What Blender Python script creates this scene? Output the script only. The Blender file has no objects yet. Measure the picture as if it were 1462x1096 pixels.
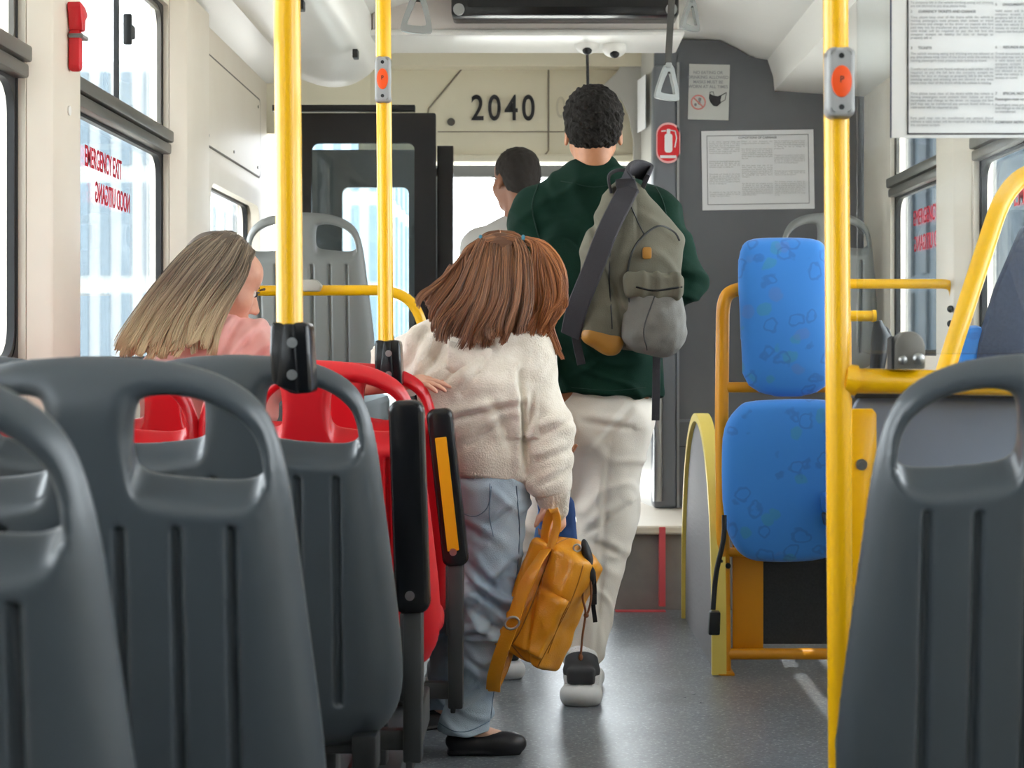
import bpy, bmesh, math, random
import numpy as np
import openvdb as vdb
from mathutils import Vector, Matrix, Euler

random.seed(7); rng = np.random.default_rng(11)
S = bpy.context.scene
C = S.collection

# ---------------------------------------------------------------- camera, world, sun, exposure
F, CX, CY, H = 2360.0, 768.0, 500.0, 1.02      # focal length in px, vanishing point, camera height (m)
cd = bpy.data.cameras.new('camera'); cam = bpy.data.objects.new('camera', cd); C.objects.link(cam)
cam.location = (0, 0, H); cam.rotation_euler = (math.pi / 2, 0, 0)
cd.sensor_width = 36; cd.lens = 36 * F / 1462
cd.shift_x = (731 - CX) / 1462; cd.shift_y = -(548 - CY) / 1462
cd.clip_start = 0.05; cd.clip_end = 300
cd.dof.use_dof = True; cd.dof.focus_distance = 4.2; cd.dof.aperture_fstop = 8.0
S.camera = cam
S.view_settings.view_transform = 'Standard'; S.view_settings.look = 'None'
S.view_settings.gamma = 1; S.view_settings.use_curve_mapping = False
S.view_settings.exposure = 0.35
w = bpy.data.worlds.new('world'); S.world = w; w.use_nodes = True
w.node_tree.nodes['Background'].inputs[0].default_value = (0.90, 0.95, 1.0, 1)
w.node_tree.nodes['Background'].inputs[1].default_value = 7.0
sl = bpy.data.lights.new('sun', 'SUN'); sun = bpy.data.objects.new('sun', sl); C.objects.link(sun)
sl.energy = 16.0; sl.angle = 0.009; sl.color = (1, 0.95, 0.88)
sun.rotation_euler = Vector((-0.31, 0.10, -0.95)).to_track_quat('-Z', 'Y').to_euler()
sun.location = (3, -2, 6)
S.cycles.max_bounces = 10; S.cycles.transparent_max_bounces = 16; S.cycles.diffuse_bounces = 6
S.cycles.use_denoising = True
S.cycles.sample_clamp_indirect = 6

def P(px, py, D):
    """photo direction (px, py) at distance D -> a real point"""
    return np.array([(px - CX) * D / F, D, H + (CY - py) * D / F])

# ---------------------------------------------------------------- materials
def lin(c):
    if isinstance(c, str):
        c = [int(c[i:i + 2], 16) / 255 for i in (0, 2, 4)]
    return tuple(x / 12.92 if x <= 0.04045 else ((x + 0.055) / 1.055) ** 2.4 for x in c)
MATS = {}
def mat(name, col, rough=0.5, metal=0.0, col2=None, nscale=20, bump=0.0, bscale=60, coat=0.0, spec=0.5, sheen=0.0, detail=3, stretch=None):
    if name in MATS: return MATS[name]
    m = bpy.data.materials.new(name); m.use_nodes = True; nt = m.node_tree; b = nt.nodes['Principled BSDF']
    b.inputs['Base Color'].default_value = (*lin(col), 1)
    b.inputs['Roughness'].default_value = rough; b.inputs['Metallic'].default_value = metal
    b.inputs['Coat Weight'].default_value = coat; b.inputs['Specular IOR Level'].default_value = spec
    b.inputs['Sheen Weight'].default_value = sheen
    tc = nt.nodes.new('ShaderNodeTexCoord'); src = tc.outputs['Object']
    if stretch:
        mp = nt.nodes.new('ShaderNodeMapping'); mp.inputs['Scale'].default_value = stretch
        nt.links.new(src, mp.inputs[0]); src = mp.outputs[0]
    if col2 is not None:
        n = nt.nodes.new('ShaderNodeTexNoise'); n.inputs['Scale'].default_value = nscale; n.inputs['Detail'].default_value = detail
        r = nt.nodes.new('ShaderNodeValToRGB'); r.color_ramp.elements[0].position = 0.35; r.color_ramp.elements[1].position = 0.65
        r.color_ramp.elements[0].color = (*lin(col), 1); r.color_ramp.elements[1].color = (*lin(col2), 1)
        nt.links.new(src, n.inputs['Vector']); nt.links.new(n.outputs[0], r.inputs[0]); nt.links.new(r.outputs[0], b.inputs['Base Color'])
    if bump:
        n2 = nt.nodes.new('ShaderNodeTexNoise'); n2.inputs['Scale'].default_value = bscale; n2.inputs['Detail'].default_value = 2
        bp = nt.nodes.new('ShaderNodeBump'); bp.inputs['Strength'].default_value = bump; bp.inputs['Distance'].default_value = 0.01
        nt.links.new(src, n2.inputs['Vector']); nt.links.new(n2.outputs[0], bp.inputs['Height']); nt.links.new(bp.outputs[0], b.inputs['Normal'])
    MATS[name] = m
    return m
def glass(name, tint=(1, 1, 1), rough=0.0, refl=1.0):
    if name in MATS: return MATS[name]
    m = bpy.data.materials.new(name); m.use_nodes = True; nt = m.node_tree
    for n in list(nt.nodes): nt.nodes.remove(n)
    o = nt.nodes.new('ShaderNodeOutputMaterial'); mx = nt.nodes.new('ShaderNodeMixShader')
    t = nt.nodes.new('ShaderNodeBsdfTransparent'); t.inputs[0].default_value = (*tint, 1)
    g = nt.nodes.new('ShaderNodeBsdfGlossy'); g.inputs['Roughness'].default_value = rough
    fr = nt.nodes.new('ShaderNodeFresnel'); fr.inputs[0].default_value = 1.45
    mm = nt.nodes.new('ShaderNodeMath'); mm.operation = 'MULTIPLY'; mm.inputs[1].default_value = refl
    nt.links.new(fr.outputs[0], mm.inputs[0]); nt.links.new(mm.outputs[0], mx.inputs[0])
    nt.links.new(t.outputs[0], mx.inputs[1]); nt.links.new(g.outputs[0], mx.inputs[2]); nt.links.new(mx.outputs[0], o.inputs[0])
    MATS[name] = m
    return m
def hairmat(name, c1, c2, c3=None, rough=0.42, axis=2, lo=0.3, hi=0.7):
    """strand colour differs from strand to strand; c3 = dyed ends along the generated axis"""
    m = bpy.data.materials.new(name); m.use_nodes = True; nt = m.node_tree; b = nt.nodes['Principled BSDF']
    g = nt.nodes.new('ShaderNodeNewGeometry'); mx = nt.nodes.new('ShaderNodeMix'); mx.data_type = 'RGBA'
    nt.links.new(g.outputs['Random Per Island'], mx.inputs[0])
    mx.inputs[6].default_value = (*lin(c1), 1); mx.inputs[7].default_value = (*lin(c2), 1); out = mx.outputs[2]
    if c3:
        tc = nt.nodes.new('ShaderNodeTexCoord'); sp = nt.nodes.new('ShaderNodeSeparateXYZ'); mr = nt.nodes.new('ShaderNodeMapRange')
        nt.links.new(tc.outputs['Generated'], sp.inputs[0]); nt.links.new(sp.outputs[axis], mr.inputs[0])
        mr.inputs[1].default_value = hi; mr.inputs[2].default_value = lo
        m3 = nt.nodes.new('ShaderNodeMix'); m3.data_type = 'RGBA'; nt.links.new(mr.outputs[0], m3.inputs[0])
        nt.links.new(out, m3.inputs[6]); m3.inputs[7].default_value = (*lin(c3), 1); out = m3.outputs[2]
    nt.links.new(out, b.inputs['Base Color']); b.inputs['Roughness'].default_value = rough
    b.inputs['Specular IOR Level'].default_value = 0.6
    MATS[name] = m
    return m

# ---------------------------------------------------------------- objects and tags
def tag(o, label=None, cat=None, group=None, kind=None):
    if label: o['label'] = label
    if cat: o['category'] = cat
    if group: o['group'] = group
    if kind: o['kind'] = kind
    return o
def thing(name, label, cat, loc=(0, 0, 0), group=None, kind=None):
    o = bpy.data.objects.new(name, None); C.objects.link(o); o.location = tuple(float(v) for v in loc); o.empty_display_size = 0.1
    return tag(o, label, cat, group, kind)
def link(name, me, m, parent=None, label=None):
    o = bpy.data.objects.new(name, me); C.objects.link(o)
    if m is not None: me.materials.append(m)
    if parent is not None:
        off = Vector((0, 0, 0)); q = parent
        while q is not None: off += q.location; q = q.parent
        o.parent = parent; o.location = -off          # meshes are made in world coordinates
    if label: o['label'] = label
    return o
def recentre(o):
    """top-level single mesh: origin at its base centre"""
    me = o.data; n = len(me.vertices); a = np.empty(n * 3); me.vertices.foreach_get('co', a); a = a.reshape(-1, 3)
    c = np.array([(a[:, 0].min() + a[:, 0].max()) / 2, (a[:, 1].min() + a[:, 1].max()) / 2, a[:, 2].min()])
    me.vertices.foreach_set('co', (a - c).ravel()); o.location = Vector(c) + o.location
    return o
def copy_tree(o, parent=None):
    c = o.copy(); C.objects.link(c)
    if parent is not None: c.parent = parent
    for ch in list(o.children): copy_tree(ch, c)
    return c
def npmesh(name, V, Fc, smooth=True):
    me = bpy.data.meshes.new(name)
    me.from_pydata(np.asarray(V, float).tolist(), [], [list(map(int, f)) for f in Fc]) if not isinstance(Fc, np.ndarray) else me.from_pydata(np.asarray(V, float).tolist(), [], Fc.tolist())
    me.validate(); me.update()
    if smooth: me.polygons.foreach_set('use_smooth', [True] * len(me.polygons))
    return me
class MB:
    """collects shapes for one mesh"""
    def __init__(s): s.V = []; s.F = []; s.n = 0
    def add(s, V, Fc):
        V = np.asarray(V, float); s.V.append(V); s.F += [[int(i) + s.n for i in f] for f in Fc]; s.n += len(V); return s
    def mesh(s, name='mesh', smooth=True): return npmesh(name, np.concatenate(s.V), s.F, smooth)
    def build(s, name, m, parent=None, smooth=True, sharp=35, label=None):
        me = s.mesh(name, smooth)
        if smooth and sharp: me.set_sharp_from_angle(angle=math.radians(sharp))
        return link(name, me, m, parent, label)
    def box(s, lo, hi, R=None, c=None, bev=0.0, seg=2):
        lo = np.asarray(lo, float); hi = np.asarray(hi, float)
        lo, hi = np.minimum(lo, hi), np.maximum(lo, hi)
        bm = bmesh.new(); bmesh.ops.create_cube(bm, size=1.0)
        for v in bm.verts: v.co = Vector((lo + hi) / 2) + Vector(np.array(v.co) * (hi - lo))
        if bev > 0:
            bev = min(bev, 0.49 * float((hi - lo).min()))
            bmesh.ops.bevel(bm, geom=bm.edges[:], offset=bev, segments=seg, affect='EDGES', profile=0.5)
        V = np.array([v.co for v in bm.verts]); bm.verts.index_update(); Fc = [[v.index for v in f.verts] for f in bm.faces]; bm.free()
        if R is not None:
            c0 = (lo + hi) / 2 if c is None else np.asarray(c); V = (V - c0) @ np.asarray(R).T + c0
        return s.add(V, Fc)
    def prism(s, poly, o, u, v, n, t, bev=0.0, seg=2):
        """poly in (u,v) about o, extruded along n by t"""
        o, u, v, n = map(lambda a: np.asarray(a, float), (o, u, v, n))
        bm = bmesh.new()
        a = [bm.verts.new(o + p[0] * u + p[1] * v) for p in poly]
        b = [bm.verts.new(o + p[0] * u + p[1] * v + n * t) for p in poly]
        bm.faces.new(a); bm.faces.new(b[::-1]); k = len(a)
        for i in range(k): bm.faces.new((a[i], b[i], b[(i + 1) % k], a[(i + 1) % k]))
        bmesh.ops.recalc_face_normals(bm, faces=bm.faces[:])
        if bev: bmesh.ops.bevel(bm, geom=bm.edges[:], offset=bev, segments=seg, affect='EDGES', profile=0.5)
        V = np.array([w.co for w in bm.verts]); bm.verts.index_update(); Fc = [[w.index for w in f.verts] for f in bm.faces]; bm.free()
        return s.add(V, Fc)
    def tube(s, pts, r, n=16, fillet=0.0, caps=True):
        pts = [np.asarray(p, float) for p in pts]
        if fillet:
            out = [pts[0]]
            for i in range(1, len(pts) - 1):
                a, b, c = pts[i - 1], pts[i], pts[i + 1]
                u = a - b; w = c - b; fu = min(fillet, 0.48 * np.linalg.norm(u)); fw = min(fillet, 0.48 * np.linalg.norm(w))
                p0 = b + u / np.linalg.norm(u) * fu; p2 = b + w / np.linalg.norm(w) * fw
                for t in np.linspace(0, 1, 9): out.append((1 - t) ** 2 * p0 + 2 * t * (1 - t) * b + t * t * p2)
            out.append(pts[-1]); pts = out
        pts = np.array(pts); m = len(pts); rr = np.full(m, r) if np.isscalar(r) else np.asarray(r, float)
        T = np.gradient(pts, axis=0); T /= np.linalg.norm(T, axis=1)[:, None] + 1e-12
        up = np.array([0, 0, 1.0]) if abs(T[0][2]) < 0.9 else np.array([1.0, 0, 0])
        N = np.cross(T[0], up); N /= np.linalg.norm(N); V = []
        for i in range(m):
            N = N - T[i] * (N @ T[i]); N /= np.linalg.norm(N); B = np.cross(T[i], N)
            for k in range(n):
                a = 2 * math.pi * k / n; V.append(pts[i] + rr[i] * (math.cos(a) * N + math.sin(a) * B))
        Fc = [[i * n + k, i * n + (k + 1) % n, (i + 1) * n + (k + 1) % n, (i + 1) * n + k] for i in range(m - 1) for k in range(n)]
        if caps: Fc += [list(range(n))[::-1], [(m - 1) * n + k for k in range(n)]]
        return s.add(V, Fc)
    def cyl(s, a, b, r, n=20): return s.tube([a, b], r, n)
    def ribbon(s, pts, side, w, t, samples=None):
        """flat strap through pts; side = width direction (one or per point)"""
        pts = smoothline(pts, 8); m = len(pts)
        side = np.asarray(side, float); side = np.tile(side, (m, 1)) if side.ndim == 1 else np.array([np.interp(np.linspace(0, 1, m), np.linspace(0, 1, len(side)), side[:, k]) for k in range(3)]).T
        T = np.gradient(pts, axis=0); T /= np.linalg.norm(T, axis=1)[:, None] + 1e-12
        side = side - T * (side * T).sum(1)[:, None]; side /= np.linalg.norm(side, axis=1)[:, None] + 1e-12
        Nn = np.cross(T, side); V = []
        prof = [(-1, -.6), (-.9, -1), (.9, -1), (1, -.6), (1, .6), (.9, 1), (-.9, 1), (-1, .6)]
        for i in range(m):
            for (a, b) in prof: V.append(pts[i] + side[i] * a * w / 2 + Nn[i] * b * t / 2)
        n = len(prof)
        Fc = [[i * n + k, i * n + (k + 1) % n, (i + 1) * n + (k + 1) % n, (i + 1) * n + k] for i in range(m - 1) for k in range(n)]
        Fc += [list(range(n))[::-1], [(m - 1) * n + k for k in range(n)]]
        return s.add(V, Fc)
    def sphere(s, c, r, n=16):
        r = np.array([r] * 3) if np.isscalar(r) else np.asarray(r, float); V = []; Fc = []
        for i in range(n // 2 + 1):
            th = math.pi * i / (n // 2)
            for k in range(n):
                ph = 2 * math.pi * k / n; V.append(np.asarray(c) + r * np.array([math.sin(th) * math.cos(ph), math.sin(th) * math.sin(ph), math.cos(th)]))
        for i in range(n // 2):
            for k in range(n): Fc.append([i * n + k, (i + 1) * n + k, (i + 1) * n + (k + 1) % n, i * n + (k + 1) % n])
        return s.add(V, Fc)
    def plate(s, outer, inner, o, u, v, n, t):
        """flat plate with a hole: outer and inner rings with equal point counts"""
        o, u, v, n = map(lambda a: np.asarray(a, float), (o, u, v, n)); k = len(outer)
        V = []
        for ring, tt in ((outer, 0), (inner, 0), (inner, t), (outer, t)):
            V += [o + p[0] * u + p[1] * v + n * tt for p in ring]
        Fc = []
        for a in range(4):
            b = (a + 1) % 4
            for i in range(k): j = (i + 1) % k; Fc.append([a * k + i, a * k + j, b * k + j, b * k + i])
        return s.add(V, Fc)
def smoothline(pts, k=8):
    pts = np.array([np.asarray(p, float) for p in pts]); n = len(pts)
    if n < 3: return np.array([pts[0] + (pts[-1] - pts[0]) * t for t in np.linspace(0, 1, k + 1)])
    Q = np.vstack([2 * pts[0] - pts[1], pts, 2 * pts[-1] - pts[-2]]); out = []
    for i in range(n - 1):
        p0, p1, p2, p3 = Q[i:i + 4]
        for t in np.linspace(0, 1, k, endpoint=False):
            out.append(0.5 * (2 * p1 + (p2 - p0) * t + (2 * p0 - 5 * p1 + 4 * p2 - p3) * t * t + (3 * p1 - p0 - 3 * p2 + p3) * t ** 3))
    out.append(pts[-1]); return np.array(out)
def rrect(x0, y0, x1, y1, r, seg=6):
    out = []
    for (cx, cy, a0) in ((x1 - r, y1 - r, 0), (x0 + r, y1 - r, 90), (x0 + r, y0 + r, 180), (x1 - r, y0 + r, 270)):
        for i in range(seg + 1):
            a = math.radians(a0 + 90 * i / seg); out.append((cx + r * math.cos(a), cy + r * math.sin(a)))
    return out
def text(name, body, loc, u, v, size, m, parent=None, align='LEFT', width=None, scx=1.0, extrude=0.0004, spacing=1.0, bold=0.0, lines=1.0):
    cu = bpy.data.curves.new(name, 'FONT'); cu.body = body; cu.size = size; cu.extrude = extrude; cu.align_x = align
    cu.space_character = spacing; cu.offset = bold; cu.space_line = lines
    if width: cu.text_boxes[0].width = width / scx; cu.align_x = 'JUSTIFY'
    cu.materials.append(m); o = bpy.data.objects.new(name, cu); C.objects.link(o)
    u = Vector(u).normalized(); v = Vector(v).normalized(); n = u.cross(v)
    M = Matrix((u, v, n)).transposed().to_4x4(); M.translation = Vector(loc)
    M = M @ Matrix.Diagonal((scx, 1, 1, 1))
    if parent is not None:
        off = Vector((0, 0, 0)); q = parent
        while q is not None: off += q.location; q = q.parent
        o.parent = parent; M.translation = Vector(loc) - off
    o.matrix_local = M
    return o

# ---------------------------------------------------------------- signed-distance modelling
def unit(v): v = np.asarray(v, float); return v / (np.linalg.norm(v) + 1e-12)
def rot(deg, ax):
    return np.array(Matrix.Rotation(math.radians(deg), 3, ax))
class Vol:
    def __init__(s, lo, hi, h):
        s.lo = np.asarray(lo, float); s.h = h; s.n = np.ceil((np.asarray(hi, float) - s.lo) / h).astype(int) + 1
        s.f = np.full(s.n, 1.0, np.float32)
    def reg(s, lo, hi):
        a = np.clip(np.floor((np.asarray(lo) - s.lo) / s.h).astype(int), 0, s.n); b = np.clip(np.ceil((np.asarray(hi) - s.lo) / s.h).astype(int) + 1, 0, s.n)
        if (b - a).min() <= 0: return None, None
        g = np.meshgrid(*[(s.lo[i] + s.h * np.arange(a[i], b[i])).astype(np.float32) for i in range(3)], indexing='ij')
        return tuple(slice(a[i], b[i]) for i in range(3)), g
    def put(s, sl, d, k, op):
        f = s.f[sl]
        if op == 'add':
            hh = np.maximum(k - np.abs(f - d), 0) / k; s.f[sl] = np.minimum(f, d) - hh * hh * k / 4
        else:
            d = -d; hh = np.maximum(k - np.abs(f - d), 0) / k; s.f[sl] = np.maximum(f, d) + hh * hh * k / 4
    def cone(s, a, b, ra, rb=None, k=0.02, flat=None, op='add'):
        """tapered limb; flat=(direction, scale) squeezes the cross-section"""
        a = np.asarray(a, float); b = np.asarray(b, float); rb = ra if rb is None else rb; R = max(ra, rb) * (max(1, flat[1]) if flat else 1) + k + 3 * s.h
        sl, g = s.reg(np.minimum(a, b) - R, np.maximum(a, b) + R)
        if sl is None: return s
        p = [g[i] - a[i] for i in range(3)]; ab = b - a; q = 1.0
        if flat:
            nd = unit(flat[0]); q = flat[1]; dn = (p[0] * nd[0] + p[1] * nd[1] + p[2] * nd[2]) * (1 / q - 1); p = [p[i] + dn * nd[i] for i in range(3)]
            ab = ab + nd * (ab @ nd) * (1 / q - 1)
        t = np.clip((p[0] * ab[0] + p[1] * ab[1] + p[2] * ab[2]) / (ab @ ab + 1e-12), 0, 1)
        d = np.sqrt((p[0] - t * ab[0]) ** 2 + (p[1] - t * ab[1]) ** 2 + (p[2] - t * ab[2]) ** 2) - (ra + (rb - ra) * t)
        s.put(sl, d * min(1, q), k, op); return s
    def chain(s, pts, k=0.02, flat=None):
        for (a, ra), (b, rb) in zip(pts[:-1], pts[1:]): s.cone(a, b, ra, rb, k, flat)
        return s
    def ell(s, c, r, R=None, k=0.02, op='add'):
        r = np.asarray([r] * 3 if np.isscalar(r) else r, float); m = r.max() + k + 3 * s.h; sl, g = s.reg(np.asarray(c) - m, np.asarray(c) + m)
        if sl is None: return s
        p = [g[i] - c[i] for i in range(3)]
        if R is not None: p = [sum(p[j] * R[j][i] for j in range(3)) for i in range(3)]
        k0 = np.sqrt(sum((p[i] / r[i]) ** 2 for i in range(3))); k1 = np.sqrt(sum((p[i] / r[i] ** 2) ** 2 for i in range(3))) + 1e-9
        s.put(sl, k0 * (k0 - 1) / k1, k, op); return s
    def box(s, c, half, R=None, rnd=0.01, k=0.01, op='add'):
        half = np.asarray(half, float); m = np.linalg.norm(half) + k + 3 * s.h; sl, g = s.reg(np.asarray(c) - m, np.asarray(c) + m)
        if sl is None: return s
        p = [g[i] - c[i] for i in range(3)]
        if R is not None: p = [sum(p[j] * R[j][i] for j in range(3)) for i in range(3)]
        q = [np.abs(p[i]) - (half[i] - rnd) for i in range(3)]
        d = np.sqrt(sum(np.maximum(v, 0) ** 2 for v in q)) + np.minimum(np.maximum(np.maximum(q[0], q[1]), q[2]), 0) - rnd
        s.put(sl, d, k, op); return s
    def cut(s, fn, k=0.01):
        """remove where fn(x,y,z) < 0"""
        g = np.meshgrid(*[(s.lo[i] + s.h * np.arange(s.n[i])).astype(np.float32) for i in range(3)], indexing='ij', sparse=True)
        d = fn(*g) + 0 * s.f; s.put((slice(None),) * 3, d, k, 'sub'); return s
    def arrays(s, smooth=2, disp=None):
        f = np.clip(s.f, -4 * s.h, 4 * s.h); f[0], f[-1] = 4 * s.h, 4 * s.h; f[:, 0], f[:, -1] = 4 * s.h, 4 * s.h; f[:, :, 0], f[:, :, -1] = 4 * s.h, 4 * s.h
        g = vdb.FloatGrid(4 * s.h); g.copyFromArray(f.astype(np.float32)); V, Q = g.convertToQuads(0.0)
        V = np.asarray(V, float) * s.h + s.lo; Q = np.asarray(Q, int)
        a, b, c, d = (V[Q[:, i]] for i in range(4)); vol = np.einsum('ij,ij->i', a, np.cross(b, c)).sum() + np.einsum('ij,ij->i', a, np.cross(c, d)).sum()
        if vol < 0: Q = Q[:, ::-1]
        V = lap(V, Q, smooth)
        if disp is not None: V = V + normals(V, Q) * disp(V)[:, None]
        return V, Q
    def build(s, name, m, parent=None, smooth=2, disp=None, post=None, label=None):
        V, Q = s.arrays(smooth, disp)
        if post is not None: V = post(V)
        return link(name, npmesh(name, V, Q), m, parent, label)
def lap(V, Q, it):
    if it <= 0: return V
    E = np.concatenate([Q[:, [0, 1]], Q[:, [1, 2]], Q[:, [2, 3]], Q[:, [3, 0]]]); n = len(V); cnt = np.bincount(E[:, 0], minlength=n) + np.bincount(E[:, 1], minlength=n)
    for _ in range(it):
        A = np.stack([np.bincount(E[:, 0], V[E[:, 1], k], n) + np.bincount(E[:, 1], V[E[:, 0], k], n) for k in range(3)], 1) / np.maximum(cnt, 1)[:, None]
        V = V + 0.5 * (A - V)
    return V
def normals(V, Q):
    fn = np.cross(V[Q[:, 2]] - V[Q[:, 0]], V[Q[:, 3]] - V[Q[:, 1]]); N = np.zeros_like(V)
    for i in range(4):
        for k in range(3): N[:, k] += np.bincount(Q[:, i], fn[:, k], len(V))
    return N / (np.linalg.norm(N, axis=1)[:, None] + 1e-12)
def noise(V, f, seed=0, oct=3):
    r = np.random.default_rng(seed); out = 0; amp = 1
    for o in range(oct):
        for _ in range(4):
            d = r.normal(size=3); d /= np.linalg.norm(d); out = out + amp * np.sin(V @ d * f * (2 ** o) * 6.283 * r.uniform(.7, 1.3) + r.uniform(0, 6.28))
        amp *= 0.5
    return out / 4
def folds(V, d, f, seed=0, warp=0.5, sharp=2.0):
    """cloth creases running across direction d"""
    d = unit(d); ph = V @ d * f * 6.283 + warp * 6.283 * noise(V, f * 0.35, seed, 2)
    return (0.5 + 0.5 * np.sin(ph)) ** sharp
def crease(V, a, b, w, depth, yr=None):
    """one fold line between two points a, b (measured in the x-z plane)"""
    a = np.asarray(a); b = np.asarray(b); e = (b - a)[[0, 2]]; p = V[:, [0, 2]] - a[[0, 2]]
    t = np.clip((p @ e) / (e @ e), 0, 1); q = p - t[:, None] * e; sgn = np.sign(q[:, 0] * e[1] - q[:, 1] * e[0]); d = np.linalg.norm(q, axis=1) * sgn
    env = np.sin(np.pi * np.clip(t, .04, .96)) ** .5
    r = depth * env * (-np.exp(-(d / w) ** 2) + .7 * np.exp(-((d - 2.2 * w) / (1.5 * w)) ** 2))
    return r if yr is None else r * (V[:, 1] < yr)
def drape(ob, pix, D, r, mb=None, off=.0006, n=5, k=6):
    """a thin cord or seam lying on the surface of ob along the line pix (front to back)"""
    from mathutils.bvhtree import BVHTree
    me = ob.data; t = BVHTree.FromPolygons([v.co for v in me.vertices], [list(p.vertices) for p in me.polygons]); mb = mb or MB(); out = []
    for q in smoothline([P(x, y, D) for x, y in pix], k):
        d = Vector((q[0] * 0, 1, 0)); h = t.ray_cast(Vector(q) - Vector((0, .5, 0)), d)
        if h[0] is not None: out.append(np.array(h[0]) - [0, off, 0])
    if len(out) > 2: mb.tube(out, r, n)
    return mb
def bumpat(V, c, r): return np.exp(-((V - np.asarray(c)) ** 2).sum(1) / (r * r))
def strands(guides, n, r0, rad=0.0016, seg=14, seed=1, wave=0.004, taper=0.5, clumps=60, csz=0.35):
    """locks of hair: n thin tubes around interpolated guide lines; guides = list of point lists, r0 = spread (start, end)"""
    r = np.random.default_rng(seed); G = [smoothline(g, 6) for g in guides]
    G = [np.array([np.interp(np.linspace(0, 1, seg), np.linspace(0, 1, len(g)), g[:, k]) for k in range(3)]).T for g in G]; G = np.array(G)
    mb_V = []; mb_F = []; base = 0; t = np.linspace(0, 1, seg); CL = []
    for i in range(clumps):
        o = r.normal(size=3); o *= r.uniform(.2, 1) / np.linalg.norm(o); CL.append((r.uniform(0, len(G) - 1), o, r.uniform(3, 7), r.uniform(0, 6.28, 3), r.uniform(.76, 1.0), r.uniform(.5, 1.6)))
    for i in range(n):
        c_ = CL[i % clumps]; u = float(np.clip(c_[0] + r.normal() * .16 * len(G) / clumps ** .5, 0, len(G) - 1)); a = int(u); b = min(a + 1, len(G) - 1); L = G[a] * (1 - (u - a)) + G[b] * (u - a)
        o = r.normal(size=3); o /= np.linalg.norm(o); tight = (1 - .55 * t)
        L = L + (c_[1] * (r0[0] + (r0[1] - r0[0]) * t)[:, None]) + o * (csz * r0[1] * r.uniform(0, 1) * tight)[:, None]
        for k in range(3): L[:, k] += wave * c_[5] * t * np.sin(t * c_[2] + c_[3][k])
        ln = c_[4] * r.uniform(0.90, 1.0); L = np.array([np.interp(t * ln, t, L[:, k]) for k in range(3)]).T
        T = np.gradient(L, axis=0); T /= np.linalg.norm(T, axis=1)[:, None] + 1e-12; N = np.cross(T, o); N /= np.linalg.norm(N, axis=1)[:, None] + 1e-12; B = np.cross(T, N)
        rr = rad * r.uniform(.7, 1.3) * (1 - taper * t ** 2)
        for k in range(4):
            an = math.pi / 2 * k; mb_V.append(L + (math.cos(an) * N + math.sin(an) * B) * rr[:, None])
        for j in range(seg - 1):
            for k in range(4): k2 = (k + 1) % 4; mb_F.append((base + k * seg + j, base + k * seg + j + 1, base + k2 * seg + j + 1, base + k2 * seg + j))
        base += 4 * seg
    return npmesh('hair', np.concatenate(mb_V), np.array(mb_F))
# ---------------------------------------------------------------- materials
M_cream = mat('cream_panel', 'DED4C5', 0.42, col2='E3DACC', nscale=3)
M_white = mat('white_panel', 'E9E8E4', 0.35)
M_floor = None
def floor_mat():
    m = bpy.data.materials.new('speckled_vinyl'); m.use_nodes = True; nt = m.node_tree; b = nt.nodes['Principled BSDF']
    tc = nt.nodes.new('ShaderNodeTexCoord'); n = nt.nodes.new('ShaderNodeTexNoise'); n.inputs['Scale'].default_value = 130; n.inputs['Detail'].default_value = 1
    r = nt.nodes.new('ShaderNodeValToRGB'); e = r.color_ramp.elements; e[0].position = 0.30; e[0].color = (*lin('5A5F63'), 1); e[1].position = 0.72; e[1].color = (*lin('A6ABAE'), 1)
    x = e.new(0.45); x.color = (*lin('6C7176'), 1); x = e.new(0.62); x.color = (*lin('72777C'), 1)
    n2 = nt.nodes.new('ShaderNodeTexNoise'); n2.inputs['Scale'].default_value = 5; n2.inputs['Detail'].default_value = 5
    mr = nt.nodes.new('ShaderNodeMapRange'); mr.inputs[3].default_value = 0.22; mr.inputs[4].default_value = 0.42
    nt.links.new(tc.outputs['Object'], n.inputs[0]); nt.links.new(tc.outputs['Object'], n2.inputs[0]); nt.links.new(n.outputs[0], r.inputs[0])
    nt.links.new(r.outputs[0], b.inputs['Base Color']); nt.links.new(n2.outputs[0], mr.inputs[0]); nt.links.new(mr.outputs[0], b.inputs['Roughness'])
    return m
M_floor = floor_mat()
M_black = mat('black_rubber', '14171A', 0.45)
M_gloss = mat('black_gloss', '0C0E12', 0.22)
M_alu = mat('dark_aluminium', '6E6C66', 0.38, 0.6)
M_greyp = mat('grey_partition', '65686C', 0.45, col2='696C70', nscale=4)
M_lgrey = mat('light_grey_panel', 'B9B8B2', 0.4)
M_seat = mat('grey_plastic', '40474D', 0.30, bump=0.04, bscale=500, spec=0.6)
M_seatf = mat('front_grey_plastic', '7A7D7C', 0.42)
M_red = mat('red_plastic', 'C81420', 0.30, spec=0.5)
M_yel = mat('yellow_paint', 'F2B705', 0.28, coat=0.3)
M_ochre = mat('ochre_paint', 'D99106', 0.4)
M_chrome = mat('brushed_steel', 'A9ABAB', 0.3, 0.9)
M_paper = mat('white_paper', 'E6E8EA', 0.7)
M_ink = mat('grey_ink', '96989C', 0.8)
M_ink2 = mat('black_ink', '2A2A2E', 0.7)
M_redink = mat('red_ink', 'D8262E', 0.6)
M_glass = glass('window_glass', (0.97, 0.985, 0.98), 0.0, 0.8)
M_tint = glass('tinted_glass', (0.62, 0.66, 0.67), 0.02, 1.0)
M_perspex = glass('clear_perspex', (0.95, 0.97, 0.975), 0.0, 1.0)
M_steelg = mat('grey_steel', '4A4C4D', 0.45, 0.5)
M_duct = mat('riser_laminate', '8C8A88', 0.45, col2='959390', nscale=12)

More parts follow.
